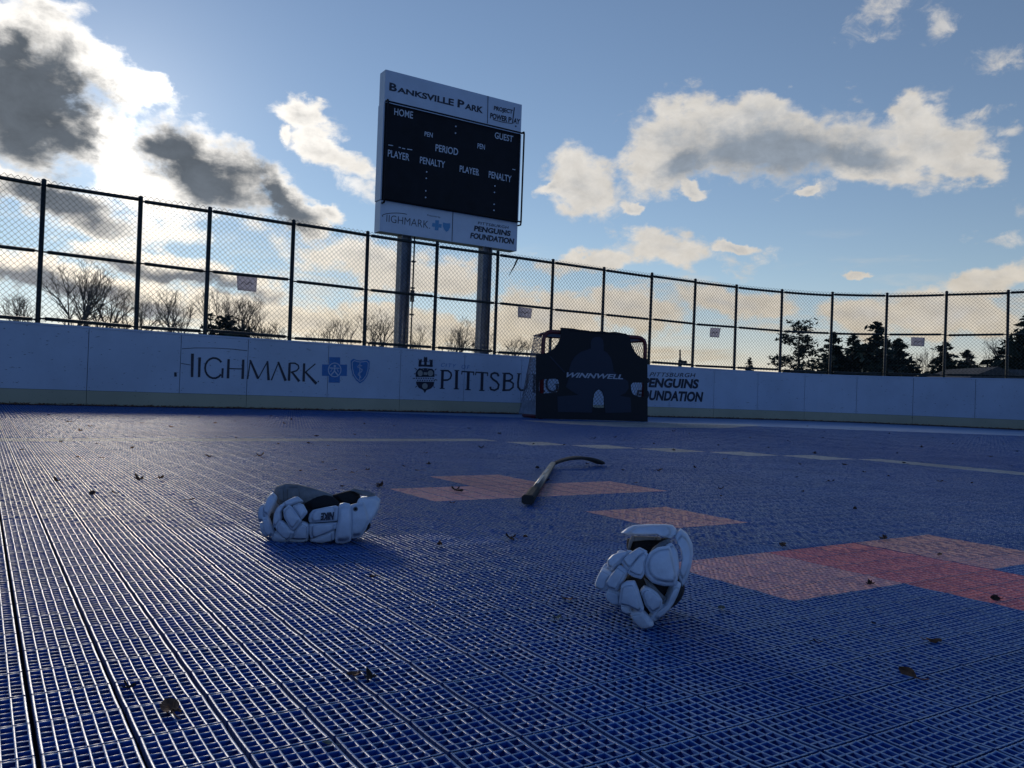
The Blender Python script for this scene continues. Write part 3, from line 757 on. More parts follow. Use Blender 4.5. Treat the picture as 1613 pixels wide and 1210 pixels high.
shp = [(483,985),(505,990),(526,990),(526,1015),(515,1035),(503,1042),(491,1028),(483,1008)]
mb.add([z(*p) for p in shp], [tuple(range(len(shp)))]); mb.build('emblem', M_inkl, foot)

# ------------------------------------------------------------------ goal with shooting cover
gth = R(22); gd = Vector((math.cos(gth), math.sin(gth), 0)); gn = Vector((gd.y, -gd.x, 0))   # gn towards camera
GL = gnd(851.5, 660.2); GL.z = 0
GW, GH, PR = 1.80, 1.345, .033
goal = thing('hockey_goal', tuple(GL), 'street hockey goal with dark red pipe frame and white net standing before the far boards', 'goal')
def g3(u, z, d=0): return GL + gd*u - gn*d + Vector((0, 0, z))      # d: depth behind the mouth
def rcorner(a, b, c, r, n=6):
    a, b, c = Vector(a), Vector(b), Vector(c); p = b+(a-b).normalized()*r; q = b+(c-b).normalized()*r
    return [p*(1-t)**2 + b*2*t*(1-t) + q*t*t for t in [i/n for i in range(n+1)]]
mb = MB()
mb.tube([g3(0, .0)] + rcorner(g3(0, 0), g3(0, GH), g3(GW, GH), .16) + rcorner(g3(0, GH), g3(GW, GH), g3(GW, 0), .16) + [g3(GW, 0)], PR, 12)
mb.build('mouth_frame', M_goal, goal, True)
GD, GT = .92, .42
mb = MB()
mb.tube([g3(0, PR)] + rcorner(g3(0, PR), g3(0, PR, GD), g3(GW/2, PR, GD), .35) + rcorner(g3(GW/2, PR, GD), g3(GW, PR, GD), g3(GW, PR), .35) + [g3(GW, PR)], PR*.9, 10)
mb.tube([g3(.0, GH-.05)] + rcorner(g3(0, GH-.05), g3(0.05, GH-.05, GT), g3(GW/2, GH-.05, GT), .15) + rcorner(g3(GW/2, GH-.05, GT), g3(GW-.05, GH-.05, GT), g3(GW, GH-.05), .15) + [g3(GW, GH-.05)], .018, 8)
mb.tube([g3(GW/2, GH-.05, GT), g3(GW/2, .5, GT+.1), g3(GW/2, PR, GD)], .02, 8)
mb.build('rear_frame', M_goal, goal, True)
def net(name, A, B, C_, D, nu, nv, sagd=.0):        # A,B top; D,C bottom
    mb = MB(); nn = (B-A).cross(D-A).normalized()
    def P(u, v): return (A*(1-u)+B*u)*(1-v) + (D*(1-u)+C_*u)*v + nn*sagd*math.sin(math.pi*u)*math.sin(math.pi*v)
    for k in range(-nv, nu+1):
        for s_ in (1, -1):
            pts = []
            for j in range(nv+1):
                u = (k + j)/nu if s_ == 1 else (nu - k - j)/nu
                if -1e-6 <= u <= 1+1e-6: pts.append(P(u, j/nv))
            if len(pts) > 1: mb.tube(pts, .0038, 3, False)
    for e in (0, 1): mb.tube([P(e, j/8) for j in range(9)], .005, 4); mb.tube([P(j/8, e) for j in range(9)], .005, 4)
    mb.build(name, M_net, goal)
net('side_net', g3(0, GH-.06, .0), g3(.03, GH-.06, GT), g3(.0, .05, GD-.05), g3(0, .05, .02), 8, 13, .03)
net('side_net', g3(GW, GH-.06, .0), g3(GW-.03, GH-.06, GT), g3(GW, .05, GD-.05), g3(GW, .05, .02), 8, 13, -.03)
net('back_net', g3(.03, GH-.05, GT), g3(GW-.03, GH-.05, GT), g3(GW-.05, .05, GD), g3(.05, .05, GD), 26, 18, .05)
net('top_net', g3(0, GH-.02, 0), g3(GW, GH-.02, 0), g3(GW, GH-.05, GT), g3(0, GH-.05, GT), 30, 7, 0)
mb = MB(); mb.add([g3(-.01, .06, .08), g3(-.02, .06, GD-.1), g3(-.01, .26, GD-.25), g3(-.005, .30, .2)], [(0, 1, 2, 3)])
o = mb.build('net_skirt', mat('net_skirt_white', (.35, .37, .4), .6, var=.3, vscale=8), goal); o.modifiers.new('s', 'SOLIDIFY').thickness = .004

def gmap(d): return zoomed(plane_map(GL, gn, d), 820, 500, 6.72)
cov = thing('shooting_cover', tuple(GL + gd*.9 + gn*.05), 'black shooting target sheet with goalie silhouette and corner openings strapped over the goal mouth', 'target sheet')
zc = gmap(.045)
outer = [(163,392),(240,385),(290,372),(330,345),(360,320),(388,285),(405,250),(418,215),(425,190),(420,112),(430,108),(560,118),(620,130),(700,138),(760,150),(860,146),(930,158),(1000,152),(1060,165),(1120,178),(1150,190),(1160,240),(1175,290),(1190,330),(1215,370),(1240,400),(1270,422),(1300,435),(1342,440),(1345,1104),(1200,1100),(900,1090),(600,1082),(160,1070)]
h1 = [(193,700),(205,668),(230,655),(300,652),(375,650),(398,662),(406,700),(402,755),(385,788),(340,798),(225,806),(200,795),(193,760)]
h2 = [(1168,720),(1180,698),(1200,690),(1302,692),(1302,842),(1240,838),(1190,812),(1172,780)]
h3 = [(765,950),(768,870),(780,810),(800,778),(826,765),(850,775),(868,800),(880,850),(882,955),(820,958)]
vs, fs = fill2d([outer, h1, h2, h3])
mb = MB(); mb.add([zc(*v) for v in vs], fs); o = mb.build('sheet', M_tarp, cov); md = o.modifiers.new('s', 'SOLIDIFY'); md.thickness = .006; md.offset = 0
zd = gmap(.052)
sil = [(745,330),(742,270),(755,228),(790,207),(840,207),(872,235),(880,290),(878,350),(920,380),(955,430),(975,500),(985,575),(1080,640),(1140,680),(1145,750),(1110,800),(1050,830),(1165,850),(1172,1005),(900,1012),(890,958),(886,860),(872,795),(850,765),(826,757),(795,768),(772,808),(760,870),(758,958),(756,1008),(395,1000),(390,838),(500,830),(612,822),(540,780),(480,735),(500,680),(515,620),(512,560),(535,480),(575,415),(640,365),(700,345)]
vs, fs = fill2d([sil]); mb = MB(); mb.add([zd(*v) for v in vs], fs); stroke(mb, [(312,412),(400,510),(470,585)], 12, zd); mb.build('silhouette_print', M_tarp2, cov)
mb = MB(); quad_text(mb, 'WINNWELL', [(490,582),(1100,606),(1082,656),(452,634)], gmap(.056), .03); mb.build('lettering', M_tarpw, cov)
mb = MB()
for i in range(12):
    mb.tube([g3(.42+i*.085, GH+.03, -.04), g3(.42+i*.085, GH+.045, 0), g3(.42+i*.085, GH+.02, .045)], .012, 5)
mb.tube([g3(.40, GH+.035, -.035), g3(.9, GH+.03, -.04), g3(1.42, GH+.03, -.035)], .018, 6)
mb.build('top_strap', M_tarp, cov)

# ------------------------------------------------------------------ padded gloves
def glove(name, label, contact, k, ox, oy, cz, semi, depth, pads, mats_, tilt=0.0, backdepth=1.0, swell=None, lin=None):
    """pads: (part name, material key, layer offset in m, thickness, outline). Outlines are wrapped over a rounded body, so every pad is a solid curved cushion."""
    base = gnd(*contact); D = base.y + depth*.55
    g = thing(name, tuple(base), label, 'glove', 'padded gloves lying on the court')
    def flat(x, y): d = ray(ox+x/k, oy+y/k); return Vector((0, 0, H)) + d*(D/d.y)
    c0 = flat(*cz)
    sx_, sz_ = semi[0]/k/FP*D, semi[1]/k/FP*D
    def wrap(x, y, lift, side):
        if isinstance(lift, tuple):                     # cushion standing free of the body at its own depth
            p = flat(x, y); a = (p.x-c0.x)/sx_; b = (p.z-c0.z)/sz_; r2 = min(.97, (a*a+b*b)*.7)
            y_ = D + lift[1] - lift[2] - depth*lift[0]*math.sqrt(1-r2); f = y_/D
            return Vector((p.x*f, y_, H+(p.z-H)*f))
        p = flat(x, y); a = (p.x-c0.x)/sx_; b = (p.z-c0.z)/sz_; r2 = min(.97, a*a*.8+b*b*.8)
        yy = -side*depth*math.sqrt(1-r2)
        if swell: yy -= side*swell(a, b)
        nrm = Vector((a/sx_*.6, -side*1.0/depth*math.sqrt(1-r2)*.8, b/sz_*.6)).normalized()
        q = Vector((p.x, D + yy, p.z)) + nrm*lift
        if side < 0: q = Vector((q.x, D + (q.y-D)*backdepth, q.z))
        f = min(1.0, q.y/D); q.x *= f; q.z = H + (q.z-H)*f; return q
    groups = {}
    for nm, mk, lift, th, pl in pads:
        groups.setdefault((nm, mk), []).append((lift, th, pl))
    for (nm, mk), lst in groups.items():
        for lift, th, pl in lst:
            free = isinstance(lift, tuple)
            for side in ((1,) if free or (backdepth > 1.2 and sum(p[1] for p in pl)/len(pl) < 760) else (1, -1)):
                mb = MB(); P = [Vector(p) for p in pl]
                for cut in (.09, .18):                    # round the corners of the outline
                    n0 = len(P); Q = []
                    for i in range(n0):
                        p_, q_ = P[i], P[(i+1) % n0]; Q += [p_*(1-cut)+q_*cut, p_*cut+q_*(1-cut)]
                    P = Q
                n = len(P); c = sum(P, Vector((0, 0)))/n
                size = sum((p-c).length for p in P)/n/k/FP*D
                e = min(.25, .0042/size)
                rings = [(1.04-e, -th*.7), (1.055, -th*.3), (1.055, th*.22), (1.055-e*.25, th*.55), (1.055-e*.6, th*.76), (1.055-e*1.2, th*.90), (1.055-e*2.2, th*.97), (.78, th*1.06), (.6, th*1.11), (.4, th*1.15), (.2, th*1.17)]
                W_ = (lambda x, y, l: wrap(x, y, (*lift, l), 1)) if free else (lambda x, y, l: wrap(x, y, lift+l, side))
                vs = []
                for f_, l_ in rings: vs += [W_(*(c+(p-c)*f_), l_) for p in P]
                vs.append(W_(c.x, c.y, th*1.18)); cc = len(vs)-1
                fs = []
                for r_ in range(len(rings)-1):
                    for i in range(n): fs.append((r_*n+i, r_*n+(i+1) % n, (r_+1)*n+(i+1) % n, (r_+1)*n+i))
                l_ = (len(rings)-1)*n
                for i in range(n): fs.append((l_+i, l_+(i+1) % n, cc))
                fs.append(tuple(range(n))[::-1])
                if side < 0: fs = [f[::-1] for f in fs]
                mb.add(vs, fs); mb.build(nm, mats_[mk], g, True)
    # inner hand body filling the gaps between cushions
    lc = flat(*lin[0]); lx, lz = lin[1][0]/k/FP*D, lin[1][1]/k/FP*D
    mb = MB(); nu, nv = 24, 14; vs = []
    for j in range(nv+1):
        for i in range(nu):
            a, b = 2*math.pi*i/nu, math.pi*j/nv
            p = Vector((lc.x+math.sin(b)*math.cos(a)*lx, 0, lc.z+math.cos(b)*lz)); yy = math.sin(b)*math.sin(a)
            aa = (p.x-c0.x)/sx_; bb = (p.z-c0.z)/sz_; env = depth*math.sqrt(1-min(.97, .8*(aa*aa+bb*bb)))-.009
            p.y = D + (yy*env if yy < 0 else yy*env*backdepth)*(1 if abs(yy) > .3 else abs(yy)/.3)**.0
            f = min(1.0, p.y/D); p.x *= f; p.z = H + (p.z-H)*f; vs.append(p)
    mb.add(vs, [(j*nu+i, j*nu+(i+1) % nu, (j+1)*nu+(i+1) % nu, (j+1)*nu+i) for j in range(nv) for i in range(nu)])
    mb.build('lining', mats_['d'], g, True)
    return g, flat, wrap
GM = {'w': M_glove, 's': M_glove2, 'd': M_dark}
T = .0125
pads1 = [
 ('palm','s',(.3,.012),.018,[(300,260),(330,190),(430,155),(560,165),(700,200),(850,245),(930,275),(905,330),(780,330),(660,380),(560,400),(420,420),(340,370)]),
 ('palm','s',(.3,-.002),.008,[(310,270),(340,190),(400,172),(405,370),(350,370)]),
 ('palm','s',(.3,-.003),.008,[(412,368),(415,172),(560,170),(590,230),(590,330),(540,335)]),
 ('inner_lining','d',(.3,.000),.010,[(630,370),(760,295),(850,278),(940,300),(1010,365),(1080,385),(1000,420),(860,425),(700,445),(660,470)]),
 ('cuff_flap','d',(.3,.020),.010,[(940,280),(1130,230),(1170,212),(1235,262),(1240,400),(1080,400),(1000,370)]),
 ('cuff_flap','s',(.3,.004),.006,[(1130,232),(1170,208),(1290,228),(1395,258),(1412,282),(1350,302),(1240,272),(1175,240)]),
 ('cuff','w',-.012,T*1.3,[(1235,308),(1330,300),(1410,292),(1462,332),(1440,430),(1380,545),(1300,650),(1240,725),(1150,700),(1200,420)]),
 ('cuff','w',.000,T,[(1128,402),(1200,385),(1275,368),(1308,450),(1332,560),(1300,645),(1232,728),(1130,742),(1120,560)]),
 ('wrist_band','w',.006,T,[(1008,402),(1060,388),(1125,402),(1140,560),(1130,748),(1050,772),(968,768),(975,650),(1000,540)]),
 ('back_pad','w',.000,T*1.1,[(690,490),(725,450),(850,425),(968,406),(1002,420),(990,562),(840,572),(692,580),(678,540)]),
 ('back_pad','w',.000,T,[(686,592),(840,588),(985,576),(978,640),(860,692),(700,745),(682,680)]),
 ('back_pad','w',-.004,T,[(700,755),(830,712),(960,662),(962,765),(820,795),(690,782)]),
 ('back_pad','w',.002,T,[(560,604),(608,568),(672,594),(678,665),(668,745),(570,748),(480,740),(520,665)]),
 ('back_pad','w',-.006,T,[(400,742),(470,748),(660,758),(670,778),(560,790),(460,780)]),
 ('finger_pad','w',-.006,T,[(130,420),(170,374),(205,385),(190,460),(188,520),(200,562),(165,575),(124,560),(118,480)]),
 ('finger_pad','w',.002,T,[(235,330),(290,278),(328,308),(300,390),(258,470),(238,522),(190,498),(198,430)]),
 ('finger_pad','w',.004,T,[(180,525),(240,514),(268,590),(304,682),(266,704),(222,672),(196,602)]),
 ('finger_pad','w',-.006,T,[(134,590),(182,600),(215,680),(262,716),(236,730),(185,705),(148,655)]),
 ('finger_pad','w',.000,T,[(265,712),(304,684),(390,712),(462,736),(460,772),(350,762),(285,740)]),
 ('finger_pad','w',.008,T,[(335,440),(385,400),(418,408),(382,470),(388,535),(350,585),(312,622),(298,575),(308,490)]),
 ('finger_pad','w',.010,T,[(325,605),(368,550),(408,562),(522,662),(500,712),(462,732),(400,694),(340,645)]),
 ('thumb_pad','w',.004,T,[(392,388),(470,350),(560,318),(616,360),(560,380),(500,402),(460,412),(408,412)]),
 ('thumb_pad','w',.014,T,[(412,455),(468,412),(502,428),(560,492),(604,556),(520,640),(488,622),(420,525)]),
 ('thumb_pad','w',.012,T,[(508,420),(575,394),(622,404),(662,468),(655,488),(604,545),(572,500),(520,445)]),
]
g1, f1, w1 = glove('padded_glove', 'white padded hockey glove lying on its side palm up, left of the stick', (500, 853.5), 7.013, 390, 740, (790, 520), (690, 300), .062, pads1, GM, lin=((770, 590), (590, 185)))
mb = MB(); quad_text(mb, 'NIKE', [(942,548),(804,554),(812,484),(952,476)], lambda x, y: w1(x, y, T*1.1*1.2+.0008, 1), .06); mb.build('lettering', M_gink, g1)
mb = MB(); c = w1(1178, 448, T*1.08, 1); n = Vector((.3, -1, .1)).normalized(); u_ = n.orthogonal().normalized(); v_ = n.cross(u_)
ring = lambda r_, d_: [c + (u_*math.cos(a)+v_*math.sin(a))*r_ + n*d_ for a in [2*math.pi*i/12 for i in range(12)]]
mb.tube([*ring(.0045, .002), ring(.0045, .002)[0]], .0013, 6); mb.build('eyelet', M_steel, g1, True)
mb = MB(); mb.add(ring(.0042, .001), [tuple(range(12))]); mb.build('eyelet_hole', M_dark, g1)

pads2 = [
 ('inner_lining','d',(.5,.034),.010,[(440,245),(640,236),(850,245),(868,330),(820,430),(620,430),(470,400),(436,330)]),
 ('cuff','w',(.5,.000),T*1.1,[(380,190),(440,140),(505,112),(650,104),(800,104),(880,112),(915,150),(920,205),(870,242),(800,236),(750,208),(600,212),(450,205)]),
 ('strap','s',(.5,.020),.006,[(478,215),(600,220),(760,226),(765,262),(620,262),(520,272),(468,275)]),
 ('strap','s',(.5,.022),.005,[(452,262),(478,218),(502,238),(470,335),(446,372),(436,350)]),
 ('cuff','w',(.5,-.005),T,[(912,240),(968,152),(1035,205),(1084,300),(1092,400),(1072,520),(1035,640),(985,715),(950,640),(985,440),(960,310)]),
 ('palm','s',(.8,.010),.010,[(640,420),(690,340),(760,285),(850,245),(870,290),(800,330),(720,380),(660,460)]),
 ('thumb_pad','w',-.024,T,[(840,282),(880,250),(945,238),(985,330),(1002,450),(994,600),(965,690),(905,690),(920,560),(895,400)]),
 ('thumb_pad','w',-.010,T,[(835,300),(878,275),(930,340),(950,460),(960,600),(940,680),(888,680),(890,560),(862,440)]),
 ('thumb_pad','w',.000,T*1.3,[(622,450),(668,392),(730,355),(838,340),(864,430),(890,540),(912,650),(890,712),(780,708),(684,680),(622,612),(606,520)]),
 ('finger_pad','w',-.012,T,[(310,415),(335,370),(380,352),(415,365),(400,400),(350,420)]),
 ('finger_pad','w',-.002,T,[(242,480),(300,420),(360,395),(470,368),(488,388),(430,440),(375,495),(285,568),(255,545)]),
 ('finger_pad','w',.000,T,[(380,488),(430,435),(490,390),(560,345),(632,382),(590,415),(520,495),(452,575)]),
 ('finger_pad','w',.004,T,[(448,590),(500,510),(560,440),(615,395),(638,415),(610,500),(606,600),(575,645),(500,625)]),
 ('finger_pad','w',-.018,T,[(112,660),(120,600),(150,530),(205,455),(245,505),(200,560),(165,620),(135,700)]),
 ('finger_pad','w',-.006,T,[(120,710),(150,620),(190,540),(235,560),(292,592),(255,670),(240,755),(190,775),(130,745)]),
 ('finger_pad','w',.002,T,[(242,682),(300,600),(370,514),(452,572),(412,650),(375,710),(348,765),(265,735)]),
 ('finger_pad','w',-.004,T,[(230,772),(258,738),(350,770),(384,792),(386,905),(320,912),(262,870),(232,825)]),
 ('finger_pad','w',.010,T*1.1,[(402,700),(445,670),(515,668),(548,750),(575,840),(598,915),(575,938),(470,884),(384,866),(392,780)]),
 ('finger_pad','w',.000,T,[(384,882),(470,896),(486,965),(440,965),(390,930)]),
 ('finger_pad','w',.002,T,[(470,962),(520,948),(582,945),(640,1010),(694,1080),(640,1105),(590,1104),(535,1062),(480,1005)]),
 ('finger_pad','w',-.004,T,[(562,770),(606,722),(670,740),(735,785),(785,860),(770,935),(682,985),(615,915)]),
 ('palm','s',-.004,.005,[(600,640),(690,700),(760,780),(830,850),(800,905),(755,880),(720,810),(640,740)]),
 ('palm_edge','w',-.010,T,[(945,680),(985,700),(955,790),(905,890),(860,955),(790,1030),(700,1092),(668,1050),(700,1000),(770,950),(825,900),(870,800),(905,720)]),
 ('palm_edge','w',-.014,T,[(640,975),(740,938),(820,905),(830,950),(760,1000),(690,1050)]),
]
g2, f2, w2 = glove('padded_glove', 'white padded hockey glove standing on its fingertips, nearest the camera beside the red tiles', (1012, 986), 6.368, 920, 810, (600, 620), (520, 520), .085, pads2, GM, backdepth=1.4, lin=((640, 730), (370, 270)))
# ------------------------------------------------------------------ hockey stick
a = gnd(831, 797); b = gnd(871, 737)
st = thing('hockey_stick', (a.x, a.y, 0), 'black hockey stick with taped grip lying on the court, blade pointing right', 'hockey stick')
ax = (b-a).normalized(); sd_ = Vector((ax.y, -ax.x, 0)); up = Vector((0, 0, 1))
def bar(mb, sec):                    # sec: list of (centre, half width, half height, side vector)
    n = 8; vs = []
    for c, w, h_, sv in sec:
        for k in range(n):
            t = 2*math.pi*(k+.5)/n; cx_ = math.copysign(abs(math.cos(t))**.55, math.cos(t)); cz_ = math.copysign(abs(math.sin(t))**.55, math.sin(t))
            vs.append(c + sv*(w*cx_) + up*(h_*cz_))
    fs = [(i*n+k, i*n+(k+1) % n, (i+1)*n+(k+1) % n, (i+1)*n+k) for i in range(len(sec)-1) for k in range(n)]
    mb.add(vs, fs + [tuple(range(n))[::-1], tuple((len(sec)-1)*n+k for k in range(n))])
Ls = (b-a).length
M_shaft = mat('stick_shaft', (.035, .038, .042), .3, var=.6, vscale=9)
M_shg = mat('stick_graphic', (.35, .37, .38), .35)
M_tape = mat('grip_tape', (.03, .03, .028), .75, bump=.6, bscale=90)
mb = MB(); bar(mb, [(a+ax*.05+up*.016, .0155, .0105, sd_), (a+ax*(Ls*.6)+up*.017, .0155, .0105, sd_), (a+ax*Ls+up*.02, .013, .011, sd_)]); mb.build('shaft', M_shaft, st, True)
mb = MB()
for t0, t1 in ((.30, .52), (.60, .72), (.80, .86)):
    for sgn in (.35, ):
        p0, p1 = a+ax*t0*Ls, a+ax*t1*Ls
        mb.add([p0+up*.0285-sd_*.008, p0+up*.0285+sd_*.002, p1+up*.0295+sd_*.004, p1+up*.0295-sd_*.006], [(0, 1, 2, 3)])
mb.build('graphic', M_shg, st)
mb = MB(); sec = []
for i in range(40):
    t = i/39*.30; rr = 1.0 + (.12 if i % 3 == 0 else 0)
    kn = 1.15 if t < .03 else 1.0
    sec.append((a+ax*t+up*(.0175*kn), .0165*rr*kn, .0125*rr*kn, sd_))
bar(mb, sec); mb.build('grip', M_tape, st)
mb = MB(); sec = []; pts = []
toe = gnd(949, 733.5); 
for i in range(15):
    t = i/14; x = t
    p = b*(1-t) + toe*t; p = Vector((p.x, p.y, 0))
    hgt = .018 + .030*math.sin(math.pi*min(1, t*1.05))**.8 - .004*t
    wid = .014 + .020*min(1, t*2.2); tv = (toe-b).normalized(); sv = Vector((tv.y, -tv.x, 0))
    bend = Vector((0, 0, 0))
    sec.append((p + up*hgt, wid if t < .97 else wid*.55, (.0055 + .006*t) if t < .97 else .006, sv))
bar(mb, sec); mb.build('blade', M_tape, st, True)

# ------------------------------------------------------------------ dry leaves
def leafmesh(kind, seed):
    r_ = random.Random(seed); mb = MB()
    if kind == 'twig':
        for i in range(4):
            p = Vector((r_.uniform(-.006, .006), r_.uniform(-.006, .006), .003)); d = Vector((r_.uniform(-1, 1), r_.uniform(-.7, .7), r_.uniform(0, .5))).normalized()
            d.z *= .35; mb.tube([p-d*.006, p+d*.006, p+d*.012+Vector((0, 0, .002))], [.0014, .0018, .0008], 4)
    n = 9; lobes = r_.choice([0, 3, 5]); vs = []; w = r_.uniform(.45, .9); cu = r_.uniform(.3, 1.1)
    for i in range(n):
        for s_ in (-1, 0, 1):
            t = i/(n-1); ww = w*.5*math.sin(math.pi*min(1, t*.94+.05))*(1+.3*math.sin(t*9+seed)*(1 if lobes else .2))
            y = s_*ww*.02; x = (t-.5)*.028
            z = .0035 + cu*.007*abs(s_)*math.sin(t*3+seed*.3)**2 + .006*cu*(2*t-1)**2
            vs.append((x, y, z))
    mb.add(vs, [(i*3+k, i*3+k+1, (i+1)*3+k+1, (i+1)*3+k) for i in range(n-1) for k in (0, 1)])
    mb.tube([(.013, 0, .006), (.020, .002, .004), (.026, .006, .002)], .0007, 4)
    return mb
protos = []
for i in range(7):
    me_ = leafmesh('twig' if i in (1, 4) else 'leaf', i+1)
    m2 = bpy.data.meshes.new('leaf_shape'); m2.from_pydata(me_.v, [], me_.f); protos.append(m2)
def leaf(x, y, size, mt, i, label, group=None, name='dry_leaf', up_=0.0, rot=None):
    p = gnd(x, y); base = protos[i % 7].copy(); base.materials.append(mt)
    o = bpy.data.objects.new(name, base); C.objects.link(o)
    o.location = (p.x, p.y, .0005); size *= (.68 if y > 800 else .8); o.scale = (size, size, size)
    rr = random.Random(int(x*31+y)); o.rotation_euler = (up_, rr.uniform(-.2, .2), rot if rot is not None else rr.uniform(0, 6.28))
    return props(o, label, 'leaf', group)
near = [(268,1122,1.7,M_leaf,1,'largest brown twiggy leaf clump at the bottom left, lying across a tile joint'),
 (203,1086,.9,M_leafd,4,'small curled dark leaf left of the twiggy clump near the bottom left corner'),
 (558,1066,1.0,M_leaf,1,'brown curled leaf bit at the bottom centre, the left one of a pair'),
 (583,1068,1.0,M_leafd,4,'dark curled leaf bit at the bottom centre, the right one of a pair'),
 (1434,1062,1.5,M_leaf,2,'dark brown leaf standing upright at the lower right, the tallest one'),
 (1473,1013,1.2,M_leaf,3,'flat reddish brown leaf behind the upright leaf at the lower right'),
 (588,912,1.0,M_leaf,0,'brown leaf bit lying in front of the left glove'),
 (893,947,1.2,M_leaf,2,'curled brown leaf just left of the right glove'),
 (876,976,1.0,M_leafg,5,'pale dry leaf on the blue tiles below left of the right glove'),
 (1137,962,1.2,M_leafg,6,'pale greenish leaf just right of the right glove'),
 (692,861,1.5,M_leaf,3,'orange brown leaf midway between the two gloves'),
 (803,850,1.5,M_leafd,4,'dark leaf clump in the middle of the court in front of the stick grip'),
 (827,848,1.1,M_leaf,5,'small brown leaf right beside the dark clump in front of the stick grip'),
 (600,767,1.6,M_leafd,4,'round dark seed pod leaf behind the cuff of the left glove'),
 (517,1176,.7,M_leafg,0,'tiny pale leaf bit at the very bottom left of centre'),
 (1375,985,.8,M_leafd,0,'thin dark leaf bit below the red and pink tiles'),
 (1288,1014,.7,M_leafd,5,'faint dark leaf bit on the blue tiles at the lower right'),
 (1233,861,1.5,M_leafd,1,'dark forked leaf on the edge of the pink tiles behind the right glove'),
 (1393,850,1.4,M_leafd,4,'dark forked leaf at the corner of the pale pink tile at the right'),
 (1480,876,1.2,M_leaf,2,'small reddish leaf where the red and pale pink tiles meet at the right'),
 (1565,943,1.2,M_leafd,1,'thin dark stalk standing on the red tiles at the right edge'),
 (1371,921,1.0,M_leafd,4,'dark leaf bits on the lower edge of the pink tiles')]
for x, y, s_, mt, i, lab in near: leaf(x, y, s_, mt, i, lab, 'dry leaves on the court', up_=(1.2 if 'upright' in lab or 'stalk' in lab else .1))
midl = [(1137,783),(1265,775),(1257,753),(1345,804),(1135,771),(1361,745),(1401,751),(1425,731),(1328,733),(1451,729),(1095,738),(716,774),(711,794),(725,776),(540,768),(636,735),(658,743),(670,715),(674,732),(845,739),(925,732),(888,702),(842,700),(812,703),(937,692),(1062,710),(1143,724),(1239,695),(1245,697),(1296,690),(1337,703),(1414,715),(1258,732),
 (36,710),(125,722),(154,700),(97,697),(163,723),(252,756),(217,756),(183,779),(143,781),(209,708),(327,720),(343,689),(372,691),(411,719),(415,723),(475,743),(507,730),(518,703),(525,742),(580,720),(581,741),(595,765),(560,746),(487,700),(270,673),(222,667),(140,673),(127,679),(186,657),(110,666),(75,655),(316,658),(287,661),(340,668),(371,664),(446,668),(425,656),(557,686),(498,688),(535,676),(460,662),
 (1282,715),(1310,760),(1480,760),(1500,700),(1560,720),(1350,690),(1385,700),(1450,705),(1530,762),(1590,735),(1270,672),(1300,680),(1340,676),(1400,684),(1470,690),(1540,690),(1580,700),(1600,712),(1180,690),(1110,690),(1085,684),(1060,680),(1030,700),(1160,700),(1210,706),(1130,702),(985,694),(968,690),(760,706),(700,690),(655,680),(620,672),(575,668),(690,668),(740,676),(785,684),(860,760),(1000,762),(980,742),(1040,742),(300,790),(90,760),(440,700)]
rl = random.Random(4)
for k, (x, y) in enumerate(midl):
    leaf(x+rl.uniform(-2, 2), y, rl.uniform(.8, 1.7)*(1.25 if y < 700 else 1.0), M_leafd, k, 'small dark dry leaf fragment scattered on the far blue court beyond the gloves', 'leaf fragments scattered over the far court')
leaf(1318, 664.5, 3.2, M_leafd, 2, 'dark leaf cluster stuck against the yellow kickplate right of the goal', name='dry_leaf', up_=1.3)
# litter drifted against the boards
mb = MB(); r_ = random.Random(9)
s = bs(1)[0] - 2
while s < bs(1612)[0] + 1:
    for q_ in range(2):
        p, n = rp(s + r_.uniform(0, .02)); p = p - n*abs(r_.gauss(.03, .035)) - n*.012; z = r_.uniform(0, .022); w = r_.uniform(.008, .03)
        d = Vector((r_.uniform(-1, 1), r_.uniform(-1, 1), r_.uniform(-.4, .4))).normalized()*w; d2 = Vector((r_.uniform(-1, 1), r_.uniform(-1, 1), r_.uniform(0, 1))).normalized()*w*.6
        p.z = z+.004; mb.add([p-d, p+d2, p+d, p-d2*.5+Vector((0, 0, .004))], [(0, 1, 2), (0, 2, 3)])
    s += .012
props(mb.build('leaf_litter', M_leaf), kind='stuff')

